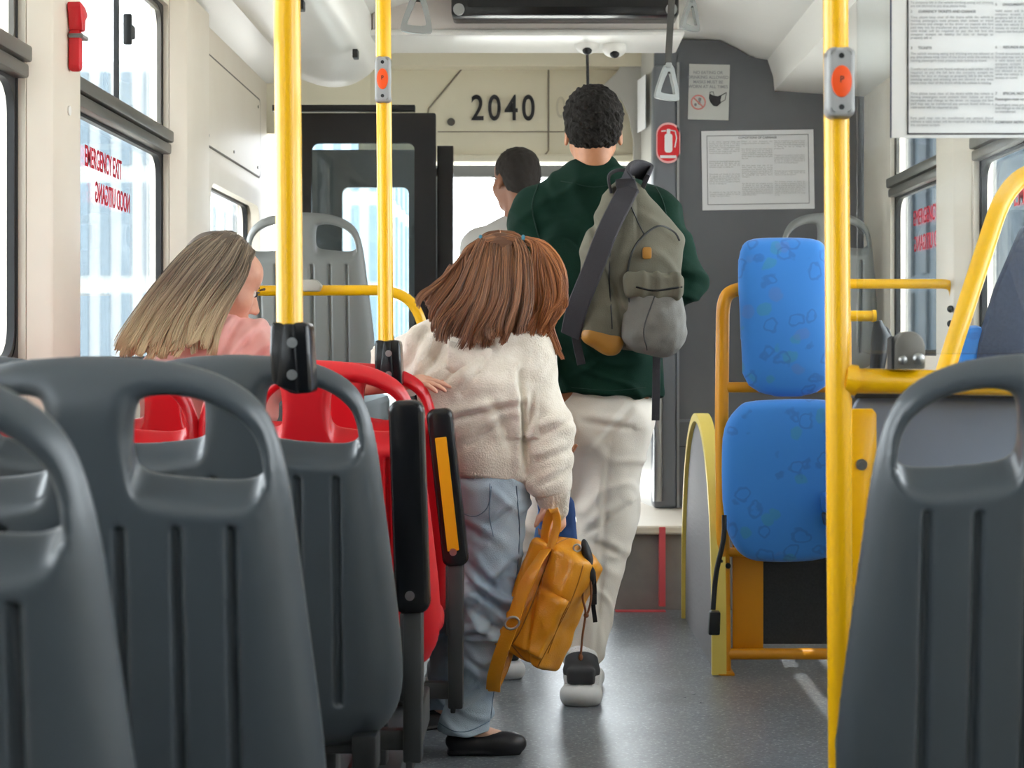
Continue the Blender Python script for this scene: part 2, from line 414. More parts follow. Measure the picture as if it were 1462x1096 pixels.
XL, XR, YB, YF = -1.20, 1.42, -1.6, 7.5
ex, ey, ez = np.eye(3)
def struct(o): o['kind'] = 'structure'; return o

# ---------------------------------------------------------------- floor and front platform
struct(recentre(MB().box((XL - .06, YB, -.05), (XR + .06, 8.2, 0)).build('floor', M_floor, smooth=False)))
p = MB(); p.box((0.28, 6.5, 0.0), (XR, 8.1, 0.30)); struct(recentre(p.build('trim_1', M_duct, smooth=False)))          # driver's platform riser
p = MB(); p.box((0.28, 6.46, 0.30), (XR, 8.1, 0.335), bev=.008); p.box((0.28, 6.46, 0.235), (0.34, 6.52, 0.31)); struct(recentre(p.build('trim_2', M_cream, smooth=False)))
# red guide tape stuck down the riser and over the floor
p = MB(); p.box((P(940, 0, 6.5)[0], 6.455, 0.02), (P(949, 0, 6.5)[0], 6.4995, 0.33)); p.box((P(878, 0, 6.5)[0], 6.44, 0.0005), (P(949, 0, 6.5)[0], 6.49, 0.003))
o = recentre(p.build('guide_tape', mat('tape_red', 'DC5860', .6), smooth=False)); tag(o, 'red tape line running down the grey riser and along the floor before it', 'tape')
# podium under the left seats
struct(recentre(MB().box((XL - .06, YB - .06, 0), (XR + .06, YB, 2.5)).build('wall_back_blocker', mat('rear_blocker_grey', '4A4D50', .6), smooth=False)))  # unseen rear wall, added and kept dark to cut light from behind the camera
struct(recentre(MB().box((XL, 0.6, 0.0), (-0.30, 4.9, 0.15), bev=.01).build('trim_3', mat('podium_vinyl', '4B4F52', 0.5))))

# ---------------------------------------------------------------- side walls with windows
def side_wall(name, X, sgn, y0, y1, z0, z1, wins, m):
    """X inner face, sgn -1 left / +1 right; wins = (ya, yb, za, zb, radius)"""
    mb = MB(); t = 0.06 * sgn; y = y0
    for (ya, yb, za, zb, r) in wins:
        if ya > y + 1e-3: mb.box((X, y, z0), (X + t, ya, z1))
        if za > z0: mb.box((X, ya, z0), (X + t, yb, za))
        if zb < z1: mb.box((X, ya, zb), (X + t, yb, z1))
        y = yb
    if y1 > y: mb.box((X, y, z0), (X + t, y1, z1))
    return struct(mb.build(name, m, smooth=False))
def window(n, X, sgn, ya, yb, za, zb, rail=None, slider=None, r=0.07):
    """black rubber gasket with rounded corners, pane, aluminium transom, sliding sashes above"""
    u, v, nn = ey, ez, np.array([-sgn, 0, 0.0])
    o0 = np.array([X + sgn * 0.035, 0, 0])
    big = 0.10
    root = MB(); root.plate(rrect(ya, za, yb, zb, 0.012), rrect(ya + .012, za + .012, yb - .012, zb - .012, r), o0, u, v, nn, 0.018)
    fr = struct(recentre(root.build('window_%d' % n, M_black)))
    MB().box((X + sgn * .040, ya + .01, za + .01), (X + sgn * .046, yb - .01, zb - .01)).build('pane', M_glass, fr, smooth=False)
    if rail:
        MB().box((X + sgn * .04, ya + .008, rail - .045), (X - sgn * .012, yb - .008, rail - .012), bev=.006).box((X + sgn * .04, ya + .008, rail - .008), (X - sgn * .02, yb - .008, rail + .03), bev=.006).build('transom', M_alu, fr)
        MB().plate(rrect(ya + .01, za + .01, yb - .01, rail - .04, .01), rrect(ya + .022, za + .022, yb - .022, rail - .055, r), o0 - nn * 0.002, u, v, nn, 0.018).build('gasket', M_black, fr)
        MB().plate(rrect(ya + .012, rail + .02, yb - .012, zb - .012, .008), rrect(ya + .026, rail + .035, yb - .026, zb - .026, .03), o0 + nn * 0.004, u, v, nn, 0.012).build('sash', M_alu, fr)
    if slider:
        MB().box((X + sgn * .03, slider - .008, rail + .02), (X + sgn * .018, slider + .008, zb - .02)).build('sash_stile', M_black, fr, smooth=False)
        MB().box((X + sgn * .02, slider + .06, rail + .22), (X - sgn * .004, slider + .075, rail + .31), bev=.004).box((X + sgn * .02, slider + .07, rail + .245), (X + sgn * .0, slider + .13, rail + .285), bev=.005).build('latch', M_black, fr)
    return fr
LW = [(-1.0, 0.15, 0.98, 2.14), (0.50, 1.75, 0.98, 2.14), (2.10, 3.87, 0.98, 2.14), (4.21, 5.37, 0.98, 2.14), (5.87, 6.93, 0.98, 1.63)]
RW = [(-1.0, 0.15, 1.0, 2.08), (0.50, 1.75, 1.0, 2.08), (2.05, 3.55, 1.0, 2.08), (3.85, 5.38, 1.0, 2.08), (5.76, 6.66, 1.0, 2.06)]
side_wall('wall_left', XL, -1, YB, 7.5, 0, 2.25, [(*q, .07) for q in LW], M_cream)
side_wall('wall_right', XR, 1, YB, 8.1, 0, 2.25, [(*q, .07) for q in RW], M_cream)
W = []
for i, q in enumerate(LW): W.append(window(i + 1, XL, -1, *q, rail=1.70 if i < 4 else None, slider=[None, None, None, 4.80, None][i]))
for i, q in enumerate(RW): window(i + 6, XR, 1, *q, rail=1.68, slider=None)
M_palered = mat('faded_red_lettering', 'B4303C', 0.8, spec=.1)
wt = W[3]
for body, zt, sx in (('EMERGENCY EXIT', 1.525, 1), ('NOOD UITGANG', 1.435, -1)):
    y0 = 4.50 if sx == 1 else 5.0
    text('lettering', body, (XL - .034, y0, zt), (0, sx, 0), (0, 0, 1), 0.080, M_palered, wt, scx=0.62, extrude=.0005, bold=.0012)
wr = [o for o in C.objects if o.name == 'window_9'][0]
text('lettering', 'EMERGENCY EXIT', (XR + .034, 5.05, 1.46), (0, -1, 0), (0, 0, 1), 0.085, M_redink, wr, scx=1.0, extrude=.0005, bold=.001)
text('lettering', 'NOOD UITGANG', (XR + .034, 4.05, 1.34), (0, 1, 0), (0, 0, 1), 0.085, M_redink, wr, scx=1.0, extrude=.0005, bold=.001)
wr = [o for o in C.objects if o.name == 'window_10'][0]
text('lettering', 'EMERGENCY EXIT', (XR + .034, 6.40, 1.50), (0, -1, 0), (0, 0, 1), 0.085, M_palered, wr, scx=.8, extrude=.0005)
text('lettering', 'NOOD UITGANG', (XR + .034, 5.85, 1.40), (0, 1, 0), (0, 0, 1), 0.085, M_palered, wr, scx=.8, extrude=.0005)
# raised pillar casings between windows
for i, (X, s, ya, yb) in enumerate([(XL, 1, 3.87, 4.21), (XL, 1, 5.37, 5.84), (XL, 1, 1.75, 2.10), (XR, -1, 5.40, 5.74), (XR, -1, 3.56, 3.84)]):
    mb = MB(); d = .05
    pl = [(ya + .0, 0), (ya + .05, d), (yb - .05, d), (yb - .0, 0)]
    mb.prism([(a, b) for a, b in pl], (X, 0, 0.0), ey, (s, 0, 0), ez, 2.2, bev=0.008)
    struct(recentre(mb.build('trim_%d' % (i + 4), M_cream)))
# access panel over the third window, its seam a shallow line
mb = MB(); mb.plate(rrect(5.90, 1.76, 7.13, 2.10, .03), rrect(5.907, 1.767, 7.123, 2.093, .03), (XL + .0005, 0, 0), ey, ez, ex, .003)
pn = recentre(mb.build('access_panel_seam', mat('seam_shadow_gap', '6D675F', .8), smooth=False)); tag(pn, 'cream access panel above the small left front window, outlined by its seam', 'panel')
MB().prism(rrect(5.907, 1.767, 7.123, 2.093, .03), (XL, 0, 0), ey, ez, ex, .004, bev=0).build('panel_face', M_cream, pn, smooth=False)
for (a, b) in ((5.96, 2.06), (7.06, 2.06), (6.0, 1.80), (6.5, 1.80), (7.05, 1.80)): MB().cyl((XL, a, b), (XL + .007, a, b), .006, 10).build('screw', M_alu, pn)
# small window 3 has a raised cream surround
struct(recentre(MB().plate(rrect(5.83, .94, 7.0, 1.69, .04), rrect(5.88, .99, 6.92, 1.62, .07), (XL, 0, 0), ey, ez, ex, .035).build('trim_9', M_cream)))

# ---------------------------------------------------------------- ceiling
prof = [(XL - .06, 2.18), (XL, 2.20), (-.97, 2.245), (-.83, 2.28), (-.70, 2.345), (-.50, 2.40), (-.2, 2.46), (.2, 2.46), (.45, 2.40), (.80, 2.37), (.88, 2.33), (.95, 2.292), (1.0, 2.285), (1.025, 2.21), (1.03, 2.15), (XR + .06, 2.12)]
k = len(prof); V = [(x, y, z) for y in (YB, 7.45) for x, z in prof] + [(x, y, 2.56) for y in (YB, 7.45) for x, z in prof]
Fc = [[i, i + 1, k + i + 1, k + i] for i in range(k - 1)] + [[2 * k + i, 3 * k + i, 3 * k + i + 1, 2 * k + i + 1] for i in range(k - 1)]
Fc += [[k + i, k + i + 1, 3 * k + i + 1, 3 * k + i] for i in range(k - 1)] + [[i + 1, i, 2 * k + i, 2 * k + i + 1] for i in range(k - 1)]
o = struct(MB().add(V, Fc).build('ceiling', M_white, smooth=True, sharp=25))
# overhead left duct with a rounded nose
v = Vol((-1.15, 4.7, 2.02), (-.55, 7.4, 2.45), .012)
v.box((-.86, 4.4, 2.30), (.20, 2.55, .13), rot(0, 'Z'), .10, .02); v.ell((-.86, 6.85, 2.26), (.19, .35, .14), k=.06)
o = v.build('air_duct', M_white, smooth=3); recentre(o); tag(o, 'rounded white overhead air duct along the left ceiling edge', 'duct')
for (y, x) in ((5.45, -.78), (6.35, -.70)):
    MB().box((x - .010, y - .026, 2.14), (x + .010, y + .026, 2.1735), bev=.003).build('vent_slot', M_black, o)
# dropped beam that carries the display
b = MB(); b.box((-.66, 6.55, 2.275), (.56, 6.72, 2.47), bev=.02)
struct(recentre(b.build('trim_10', mat('beam_panel', 'DCD5D0', .4))))
b = MB(); b.box((-.68, 6.53, 2.262), (.58, 6.92, 2.29), bev=.012); struct(recentre(b.build('trim_11', M_white)))
d = thing('display_board', 'black electronic display board hanging under the ceiling, seen at the top edge', 'display', (.10, 6.45, 2.30))
MB().box((-.335, 6.38, 2.312), (.545, 6.55, 2.46), bev=.012).build('housing', M_gloss, d)
for x in (-.305, .515): MB().cyl((x, 6.37, 2.335), (x, 6.385, 2.335), .022, 20).build('lock', M_chrome, d)
MB().box((-.27, 6.375, 2.345), (.48, 6.385, 2.455)).build('screen', mat('dark_screen', '121314', .15), d)
# front dome above the windscreen
v = Vol((-1.3, 6.85, 1.82), (.6, 8.05, 2.5), .014)
dome = MB(); dome.box((-.82, 7.55, 1.90), (1.42, 7.62, 2.5)); dome.box((-1.2, 7.45, 2.30), (1.4, 7.6, 2.50))
dome.prism([(0, 0), (.55, 0), (.55, .5), (0, .5)], (-1.22, 7.30, 1.98), unit((1, .55, 0)), ez, unit((-.55, 1, 0)), .05)
dome.box((-.5, 7.50, 1.875), (1.42, 7.66, 1.91), bev=.01)
struct(dome.build('wall_front', mat('front_cream', 'E6DFC8', .45), smooth=False))
seam = MB(); ZY = 7.545
def fr(px, py): q = P(px, py, ZY); return q
seam.tube([fr(610, 165), fr(612, 155), fr(668, 88), fr(685, 80), fr(780, 79), fr(880, 79)], .004, 8)
seam.tube([fr(783, 79), fr(783, 215), fr(776, 224), fr(770, 227)], .004, 8); seam.tube([fr(625, 188), fr(870, 188)], .0025, 8)
seam.tube([fr(784, 84), fr(788, 71), fr(800, 66), fr(822, 66), fr(836, 70)], .005, 8)
o = recentre(seam.build('panel_seam', mat('seam_brown', '8C8271', .7))); tag(o, 'thin dark seams around the cream hatch panel beside the fleet number', 'seam')
tn = text('fleet_number', '2040', P(672, 171, 7.54), (1, 0, 0), (0, 0, 1), .163, M_ink2, scx=.76, extrude=.001, spacing=1.25, bold=.002)
tag(tn, 'black fleet number on the cream front panel above the windscreen', 'number')
M_fade = mat('faded_number', 'CFC8B2', .6)
tf = text('faded_number', '0', P(793, 168, 7.54), (1, 0, 0), (0, 0, 1), .14, M_fade, scx=.7, extrude=.001); tag(tf, 'faint peeled digit mark on the cream panel right of the fleet number', 'number')
lk = MB(); lk.cyl(P(644, 174, 7.55), P(644, 174, 7.535), .018, 20); lk.cyl(P(644, 174, 7.535), P(644, 174, 7.53), .010, 16)
o = recentre(lk.build('panel_lock', M_alu)); tag(o, 'small round metal lock on the cream panel left of the fleet number', 'lock')
for (px, py, lab) in ((838, 64, 'white dome camera above the head of the man in green, left of two'), (877, 69, 'white dome camera beside the grey partition, right of two')):
    t = thing('dome_camera', lab, 'camera', P(px, py, 6.72), 'ceiling dome cameras')
    q = P(px, py, 6.72); MB().sphere(q, (.050, .055, .038), 20).cyl(q, q + np.array([0, 0, .04]), .045, 24).build('housing', M_white, t)
    MB().sphere(q + np.array([0, -.03, -.028]), (.02, .02, .018), 12).build('lens', M_black, t)
    MB().box(q + np.array([-.045, -.035, .025]), q + np.array([.045, .035, .06]), bev=.01).build('mount', M_white, t)
o = recentre(MB().tube([P(838, 62, 6.74), P(839, 100, 6.74), P(842, 300, 6.8)], .006, 8).build('hanging_cable', M_black)); tag(o, 'thin black cable hanging down from the left dome camera', 'cable')
# windscreen and its frame
ws = struct(recentre(MB().box((-.50, 8.0, 1.86), (1.5, 8.06, 1.93)).box((-.52, 8.0, .5), (-.47, 8.06, 1.9)).box((1.40, 8.0, .5), (1.5, 8.06, 1.9)).box((-.5, 8.0, .45), (1.5, 8.06, .85)).build('window_11', M_black, smooth=False)))
MB().box((-.5, 8.03, .8), (1.45, 8.036, 1.9)).build('pane', M_glass, ws, smooth=False)
struct(recentre(MB().box((-.45, 7.70, .45), (1.4, 8.0, .80), bev=.05).build('trim_12', M_black)))
# ---------------------------------------------------------------- open front door leaves
def leaf(n, x0, x1, y, z0, z1, fw, glassm, m=M_gloss):
    r = struct(MB().plate(rrect(x0, z0, x1, z1, .008), rrect(x0 + fw, z0 + fw, x1 - fw * .75, z1 - fw * 1.05, .03), (0, y, 0), ex, ez, ey, .035).build('door_%d' % n, m))
    MB().box((x0 + fw * .5, y + .014, z0 + .03), (x1 - fw * .4, y + .02, z1 - .04)).build('pane', glassm, r, smooth=False)
    return r
d1 = leaf(1, -1.08, -.433, 7.0, .02, 2.025, .12, M_tint)
MB().box((-1.12, 6.97, 2.03), (-.52, 7.02, 2.055)).build('top_rail', M_black, d1, smooth=False)
d2 = leaf(2, -1.04, -.46, 7.42, .02, 1.92, .16, M_glass, mat('far_leaf_grey', '8B9092', .5))
d3 = struct(recentre(MB().box(P(624, 0, 7.1) * [1, 1, 0] + [0, 0, .0], (P(647, 0, 7.1)[0], 7.16, 1.02 + 292 * 7.1 / F)).build('trim_13', M_gloss, smooth=False)))

# ---------------------------------------------------------------- driver's partition
Dp = 7.2; q = lambda px, py: ((px - CX) * Dp / F, H + (CY - py) * Dp / F)
pts = [q(966, 56), q(1028, 58), q(1050, 68), q(1068, 80), q(1096, 83), q(1104, 100), q(1106, 131), (XR, q(0, 131)[1]), (XR, .335), (q(966, 0)[0], .335)]
part_ = struct(MB().prism(pts, (0, Dp, 0), ex, ez, ey, .04).build('wall_partition', M_greyp, smooth=False))
MB().box((q(958, 0)[0], Dp - .012, .60), (q(1100, 0)[0], Dp, .605)).build('seam', M_steelg, part_, smooth=False)
MB().plate(rrect(q(958, 0)[0], H - .69, q(1010, 0)[0], H - .30, .03), rrect(q(958, 0)[0] + .012, H - .678, q(1010, 0)[0] - .012, H - .312, .025), (0, Dp - .008, 0), ex, ez, ey, .012).build('molding', mat('molding_grey', '7D8286', .35), part_)
# rounded post of the cab door, with its silver edge strip
mb = MB(); x0, x1 = q(931, 0)[0], q(967, 0)[0]
mb.box((x0, Dp - .05, .335), (x1, Dp + .08, q(0, 95)[1]), bev=.02, seg=3); mb.box((x0 + .01, Dp, .335), (x1, Dp + .05, q(0, 56)[1]))
cp = struct(recentre(mb.build('trim_14', mat('post_grey', '6C7076', .4))))
MB().box((x1 - .006, Dp - .056, .34), (x1 + .004, Dp - .03, q(0, 92)[1])).build('edge_strip', M_chrome, cp, smooth=False)
MB().tube([(x0 + .02, Dp - .07, .37), (x0 + .02, Dp - .07, .90)], .022, 16).build('lower_tube', M_chrome, cp)
MB().tube([P(905, 545, 7.1), P(930, 560, 7.1)], .02, 12).build('hinge', M_black, cp)
# light cowl between windscreen and cab door, seen edge-on
xa, xb = P(905, 0, 7.6)[0], P(933, 0, 7.22)[0]
uu = unit((xb - xa, 7.22 - 7.6, 0)); ln = math.hypot(xb - xa, .38)
struct(MB().prism([(0, .335), (ln, .335), (ln, 2.38), (.12, 2.36), (.10, 2.30), (0, 2.28)], (xa, 7.6, 0), uu, ez, unit((uu[1], -uu[0], 0)), -.03).build('trim_15', M_lgrey, smooth=False))
D8 = 7.5; g = lambda px, py: ((px - CX) * D8 / F, H + (CY - py) * D8 / F)
cw = [g(930, 60), g(905, 62), g(893, 82), g(880, 105), g(862, 122), g(840, 130), g(835, 134), g(862, 138), g(885, 142), g(897, 165), g(903, 200), g(905, 300), g(930, 300)]
struct(MB().prism(cw, (0, 7.46, 0), ex, ez, ey, .03, bev=.004).build('trim_16', M_lgrey, smooth=False))

# ---------------------------------------------------------------- signs on the partition
def plaque(name, px0, py0, px1, py1, D, m, label, cat, tilt=0.0, th=.004, group=None):
    a = P(px0, py0, D); b = P(px1, py1, D); c = (a + b) / 2; R = rot(tilt, 'Y')
    o = MB().box((min(a[0], b[0]), D - th, min(a[2], b[2])), (max(a[0], b[0]), D, max(a[2], b[2])), R, c).build(name, m, smooth=False)
    recentre(o); return tag(o, label, cat, group)
s1 = plaque('mask_notice', 983, 92, 1041, 171, Dp - .001, mat('notice_grey', 'CBCDC9', .6), 'small grey notice on the partition with a struck-out red circle and a black mask', 'notice', 1.5)
lines = ['NO EATING OR', 'DRINKING ALLOWED', 'MASKS MUST BE', 'WORN AT ALL TIMES']
for i, t_ in enumerate(lines):
    q2 = P(1011, 103 + i * 6.7, Dp - .0062); text('wording', t_, q2 + [0, 0, -.008], (1, 0, -.02), (0, 0, 1), .019, M_ink, s1, 'CENTER', scx=.95, bold=.0003)
cc = P(997, 146, Dp - .006); rg = MB(); rg.plate([(.033 * math.cos(a), .033 * math.sin(a)) for a in np.linspace(0, 6.283, 33)[:-1]], [(.027 * math.cos(a), .027 * math.sin(a)) for a in np.linspace(0, 6.283, 33)[:-1]], cc, ex, ez, -ey, .002)
rg.tube([cc + [-.02, -.001, .02], cc + [.02, -.001, -.02]], .003, 8); rg.build('ban_circle', mat('soft_red_ink', 'D98A84', .6), s1)
MB().sphere(cc + [-.012, 0, -.010], (.006, .002, .007), 10).sphere(cc + [.006, 0, .012], (.007, .002, .008), 10).sphere(cc + [.004, 0, -.001], (.006, .002, .010), 10).build('food_symbol', M_ink, s1)
mk = P(1022, 144, Dp - .006)
mpoly = [(-.028, .030), (-.012, .024), (.006, .020), (.026, .026), (.020, .004), (.022, -.010), (.006, -.024), (-.010, -.022), (-.024, -.006), (-.030, .012)]
ms = MB().prism(mpoly, mk, ex, ez, -ey, .002); ms.tube([mk + [-.022, -.001, .024], mk + [-.026, -.001, .038], mk + [-.012, -.001, .040], mk + [-.008, -.001, .026]], .0015, 6); ms.tube([mk + [.02, -.001, .022], mk + [.046, -.001, .036]], .002, 6)
ms.tube([mk + [.022, -.001, -.006], mk + [.040, -.001, .004], mk + [.046, -.001, .034]], .0015, 6); ms.build('mask_symbol', M_ink2, s1)
s2 = plaque('conditions_sheet', 1002, 186, 1162, 299, Dp - .001, M_paper, 'white framed sheet of small print in three columns on the grey partition', 'notice', -.9)
c0 = (P(1002, 186, Dp) + P(1162, 299, Dp)) / 2
def onsheet(x, z, R=rot(-.9, 'Y')): return c0 * [1, 0, 1] + [0, Dp - .0058, 0] + R @ np.array([x, 0, z])
hw, hh = .245 * .5 * 1.992, .1725
fr_ = MB().plate([tuple(v) for v in rrect(-.222, -.150, .222, .152, .002)], rrect(-.219, -.147, .219, .149, .002), onsheet(0, 0), onsheet(1, 0) - onsheet(0, 0), onsheet(0, 1) - onsheet(0, 0), -ey, .001); fr_.build('border', M_ink, s2, smooth=False)
M_pinki = mat('pale_ink', 'B9BABA', .8)
words = ('passengers must present their tickets or travel documents and change to the driver on request the fare paid may not be transferred any person found without a valid ticket will be required to pay the full fare the company accepts no liability for loss or damage to property left in the vehicle smoking eating and drinking are not allowed at any time please keep clear of the doors while the vehicle is moving ').split()
def para(n, seed):
    r = random.Random(seed); k0 = r.randrange(len(words)); s_ = ' '.join(words[(k0 + i) % len(words)] for i in range(n)); return s_[0].upper() + s_[1:] + '.'
text('heading', 'CONDITIONS OF CARRIAGE', onsheet(0, .136), onsheet(1, 0) - onsheet(0, 0), (0, 0, 1), .013, M_ink, s2, 'CENTER', bold=.0002)
for ci in range(3):
    z = .122
    for bi, nw in enumerate(((44, 26, 40, 20, 26, 30), (12, 36, 40, 44, 24), (30, 34, 20, 48, 12))[ci]):
        text('print', para(nw, ci * 10 + bi), onsheet(-.212 + ci * .142, z), onsheet(1, 0) - onsheet(0, 0), (0, 0, 1), .0082, M_pinki, s2, width=.133, extrude=.0002); z -= .0085 * (nw * 5.9 * .0043 / .133 + 1.6)
        if z < -.125: break
# red fire-extinguisher sign
ce = P(954, 204, Dp - .053); L = lambda s_: [(x * s_, z * s_) for x, z in rrect(-.052, -.088, .052, .088, .05)]
es = MB().prism(L(1), ce, ex, ez, -ey, .003).build('extinguisher_sign', mat('sign_pink', 'F0B4B4', .5), smooth=False); recentre(es); tag(es, 'oval red sign with a white extinguisher symbol on the grey cab post', 'sign')
MB().prism(L(.90), ce - [0, .003, 0], ex, ez, -ey, .001).build('red_field', M_redink, es, smooth=False)
sy = MB().prism(rrect(-.016, -.042, .018, .040, .012), ce - [0, .0042, 0], ex, ez, -ey, .001); sy.prism(rrect(-.007, .04, .009, .060, .004), ce - [0, .0042, 0], ex, ez, -ey, .001)
sy.tube([ce + [.004, -.005, .056], ce + [.030, -.005, .050], ce + [.036, -.005, .020], ce + [.028, -.005, -.02]], .003, 6); sy.tube([ce + [-.03, -.005, .05], ce + [-.01, -.005, .052]], .003, 6); sy.build('extinguisher_symbol', M_paper, es)
MB().box(ce + [-.035, -.0045, -.066], ce + [.035, -.004, -.054]).build('base_line', M_paper, es, smooth=False)
# tall white notice on the cowl
a = P(914, 112, 7.45); b = P(928, 185, 7.3)
pp = MB().prism([(0, 0), (.155, 0), (.155, .235), (0, .235)], (P(912, 190, 7.44)[0], 7.44, 1.02 + 310 * 7.44 / F), uu, ez, unit((uu[1], -uu[0], 0)), .003).build('door_notice', M_paper, smooth=False); recentre(pp); tag(pp, 'narrow white notice on the pale panel left of the extinguisher sign', 'notice')
for i in range(9): text('wording', para(4, 60 + i)[:20], (P(912, 190, 7.44)[0] + uu[0] * .01, 7.44 + uu[1] * .01, 1.02 + 310 * 7.44 / F + .205 - i * .021), uu, ez, .013, M_ink, pp)
pp.location.y -= .012; pp.location.x -= .004
# emergency hammer in its red holder on the left pillar
hz = lambda y: H + (CY - y) * 4.1 / F
t = thing('emergency_hammer', 'red emergency hammer holder fixed to the cream pillar between left windows', 'hammer', (XL + .05, 4.03, hz(105)))
X0 = XL + .052; y0 = 4.055
MB().prism([(-.028, hz(10)), (.018, hz(14)), (.034, hz(20)), (.036, hz(27)), (.018, hz(34)), (.014, hz(50)), (-.012, hz(50)), (-.022, hz(30)), (-.03, hz(16))], (X0, y0, 0), ey, ez, ex, .035, bev=.006).build('hammer_head', mat('hammer_red', 'D4202A', .35), t)
MB().prism(rrect(-.016, hz(106), .014, hz(48), .012), (X0, y0, 0), ey, ez, ex, .028, bev=.006).build('handle', mat('hammer_red', 'D4202A'), t)
MB().prism(rrect(-.022, hz(60), .03, hz(55), .003), (X0, y0, 0), ey, ez, ex, .038, bev=.003).build('retaining_clip', mat('clip_grey', '8A8A88', .4), t)
o = recentre(MB().cyl((XL + .05, 4.05, hz(162)), (XL + .054, 4.05, hz(162)), .012, 20).build('pillar_cap', M_white)); tag(o, 'tiny round white screw cap on the pillar below the red hammer', 'cap')

# ---------------------------------------------------------------- street outside
struct(recentre(MB().box((-60, -60, -.6), (60, 90, -.55)).build('ground', mat('pale_road', 'B8B8B4', .9), smooth=False)))
M_fac = mat('pale_facade', 'CDD4D8', .8); M_fac2 = mat('blue_grey_facade', '56646F', .7); M_fw = mat('facade_glass', '8496A4', .5); M_fw2 = mat('dark_facade_glass', '36434F', .5)
def block(x0, x1, y0, y1, h, m, gm, lab, nx, nz):
    t = thing('office_building', lab, 'building', ((x0 + x1) / 2, (y0 + y1) / 2, -.55)); MB().box((x0, y0, -.55), (x1, y1, h)).build('wall', m, t, smooth=False)
    for j in range(nz):
        wm = MB()
        for i in range(nx):
            xa = x0 + (x1 - x0) * (i + .25) / nx; xb = x0 + (x1 - x0) * (i + .68) / nx; za = (h) * (j + .06) / nz; zb = h * (j + .90) / nz
            wm.box((xa, y0 - .12, za), (xb, y0 + .1, zb)); wm.box(((x1 if x1 < 0 else x0) - .1, y0 + (y1 - y0) * (i + .2) / nx, za), ((x1 if x1 < 0 else x0) + .1, y0 + (y1 - y0) * (i + .7) / nx, zb))
        q_ = wm.build('window_row', gm, t, smooth=False); q_['kind'] = 'stuff'
    return t
block(-11.2, -9.15, 40, 52, 8.0, M_fac, M_fw, 'narrow grey tower with vertical window bays seen through the left window', 4, 3)
block(-16.0, -12.6, 44, 56, 7, M_fac, M_fw, 'low pale building beyond the left window, farther left than the tower', 5, 3)
block(-9.2, -5.8, 62, 74, 17, M_fac, M_fw, 'grey block behind the open door glass, farther along the street', 5, 5)
block(9.45, 22, 38, 52, 8.2, M_fac2, M_fw2, 'blue-grey building seen through the right windows behind the slanting rail', 9, 3)
# ---------------------------------------------------------------- bus seats
OUT = [(0, -.002), (.06, -.004), (.116, -.012), (.160, -.028), (.194, -.052), (.214, -.085), (.226, -.13), (.234, -.18), (.243, -.26), (.256, -.37), (.268, -.48), (.270, -.55), (.258, -.60), (.225, -.64), (.17, -.66), (0, -.665)]
HOLE = [(.050, -.062), (.065, -.052), (.105, -.052), (.145, -.064), (.175, -.084), (.192, -.112), (.199, -.150), (.200, -.164)]
def chaikin(p, it=2, closed=True):
    p = np.array(p, float)
    for _ in range(it):
        q = np.roll(p, -1, 0); a = .75 * p + .25 * q; b = .25 * p + .75 * q; p = np.stack([a, b], 1).reshape(-1, 2)
    return p
def sdpoly(X, Z, poly):
    poly = np.asarray(poly, float); d = np.full(X.shape, 1e9); ins = np.zeros(X.shape, bool); n = len(poly)
    for i in range(n):
        a, b = poly[i], poly[(i + 1) % n]; e = b - a; wx, wz = X - a[0], Z - a[1]
        t = np.clip((wx * e[0] + wz * e[1]) / (e @ e + 1e-12), 0, 1); d = np.minimum(d, (wx - e[0] * t) ** 2 + (wz - e[1] * t) ** 2)
        c = (a[1] > Z) != (b[1] > Z); ins ^= c & (X < (b[0] - a[0]) * (Z - a[1]) / (b[1] - a[1] + 1e-12) + a[0])
    d = np.sqrt(d); return np.where(ins, -d, d)
def seat_shell():
    h = .0033; lo = np.array([-.29, -.06, -.69]); n = np.ceil(np.array([.58, .13, .71]) / h).astype(int) + 1
    xs, ys, zs = (lo[i] + h * np.arange(n[i]) for i in range(3)); X, Z = np.meshgrid(xs, zs, indexing='ij')
    full = OUT + [(-x, z) for x, z in OUT[::-1][1:-1]]
    dout = sdpoly(X, Z, chaikin(full, 2)); f = np.zeros(n, np.float32)
    din = np.maximum(-dout, 0); roll = .030 * np.clip(1 - din / .075, 0, 1) ** 2
    groove = np.minimum.reduce([np.abs(np.abs(X) - gx) for gx in (.035, .100, .163)]); gz = np.maximum(Z + .208, -.575 - Z)
    dgr = np.sqrt(groove ** 2 + np.maximum(gz, 0) ** 2)
    for j, y in enumerate(ys):
        t = np.clip((y + .026) / .052, 0, 1); bot = -.184 + .044 * t          # tray floor slopes up to the front
        hl = HOLE + [(.198, bot + .016), (.190, bot - .002), (.16, bot - .006), (.070, bot + .002), (.052, bot + .012), (.047, bot + .035)]
        hl = chaikin(hl, 2); dh = sdpoly(np.abs(X), Z, hl)
        dy = np.maximum(-(y + .026) + roll, y - .026)
        k = .030; hh = np.maximum(k - np.abs(dout - dy), 0) / k; d = np.maximum(dout, dy) + hh * hh * k / 4
        dh = -dh; k = .010 + .016 * np.clip((Z + .16) / .06, 0, 1); hh = np.maximum(k - np.abs(d - dh), 0) / k; d = np.maximum(d, dh) + hh * hh * k / 4
        g = np.sqrt(dgr ** 2 + (.6 * (y + .026 - roll)) ** 2) - .0066; k = .0022; hh = np.maximum(k - np.abs(d + g), 0) / k; d = np.maximum(d, -g) + hh * hh * k / 4
        f[:, j, :] = d
    v = Vol(lo, lo + h * (n - 1), h); v.f = f[:v.n[0], :v.n[1], :v.n[2]]
    V, Q = v.arrays(1); V[:, 1] += -V[:, 2] * .10 + .12 * V[:, 0] ** 2; return V, Q
SV, SQ = seat_shell()
def ycen(z): return -z * .10
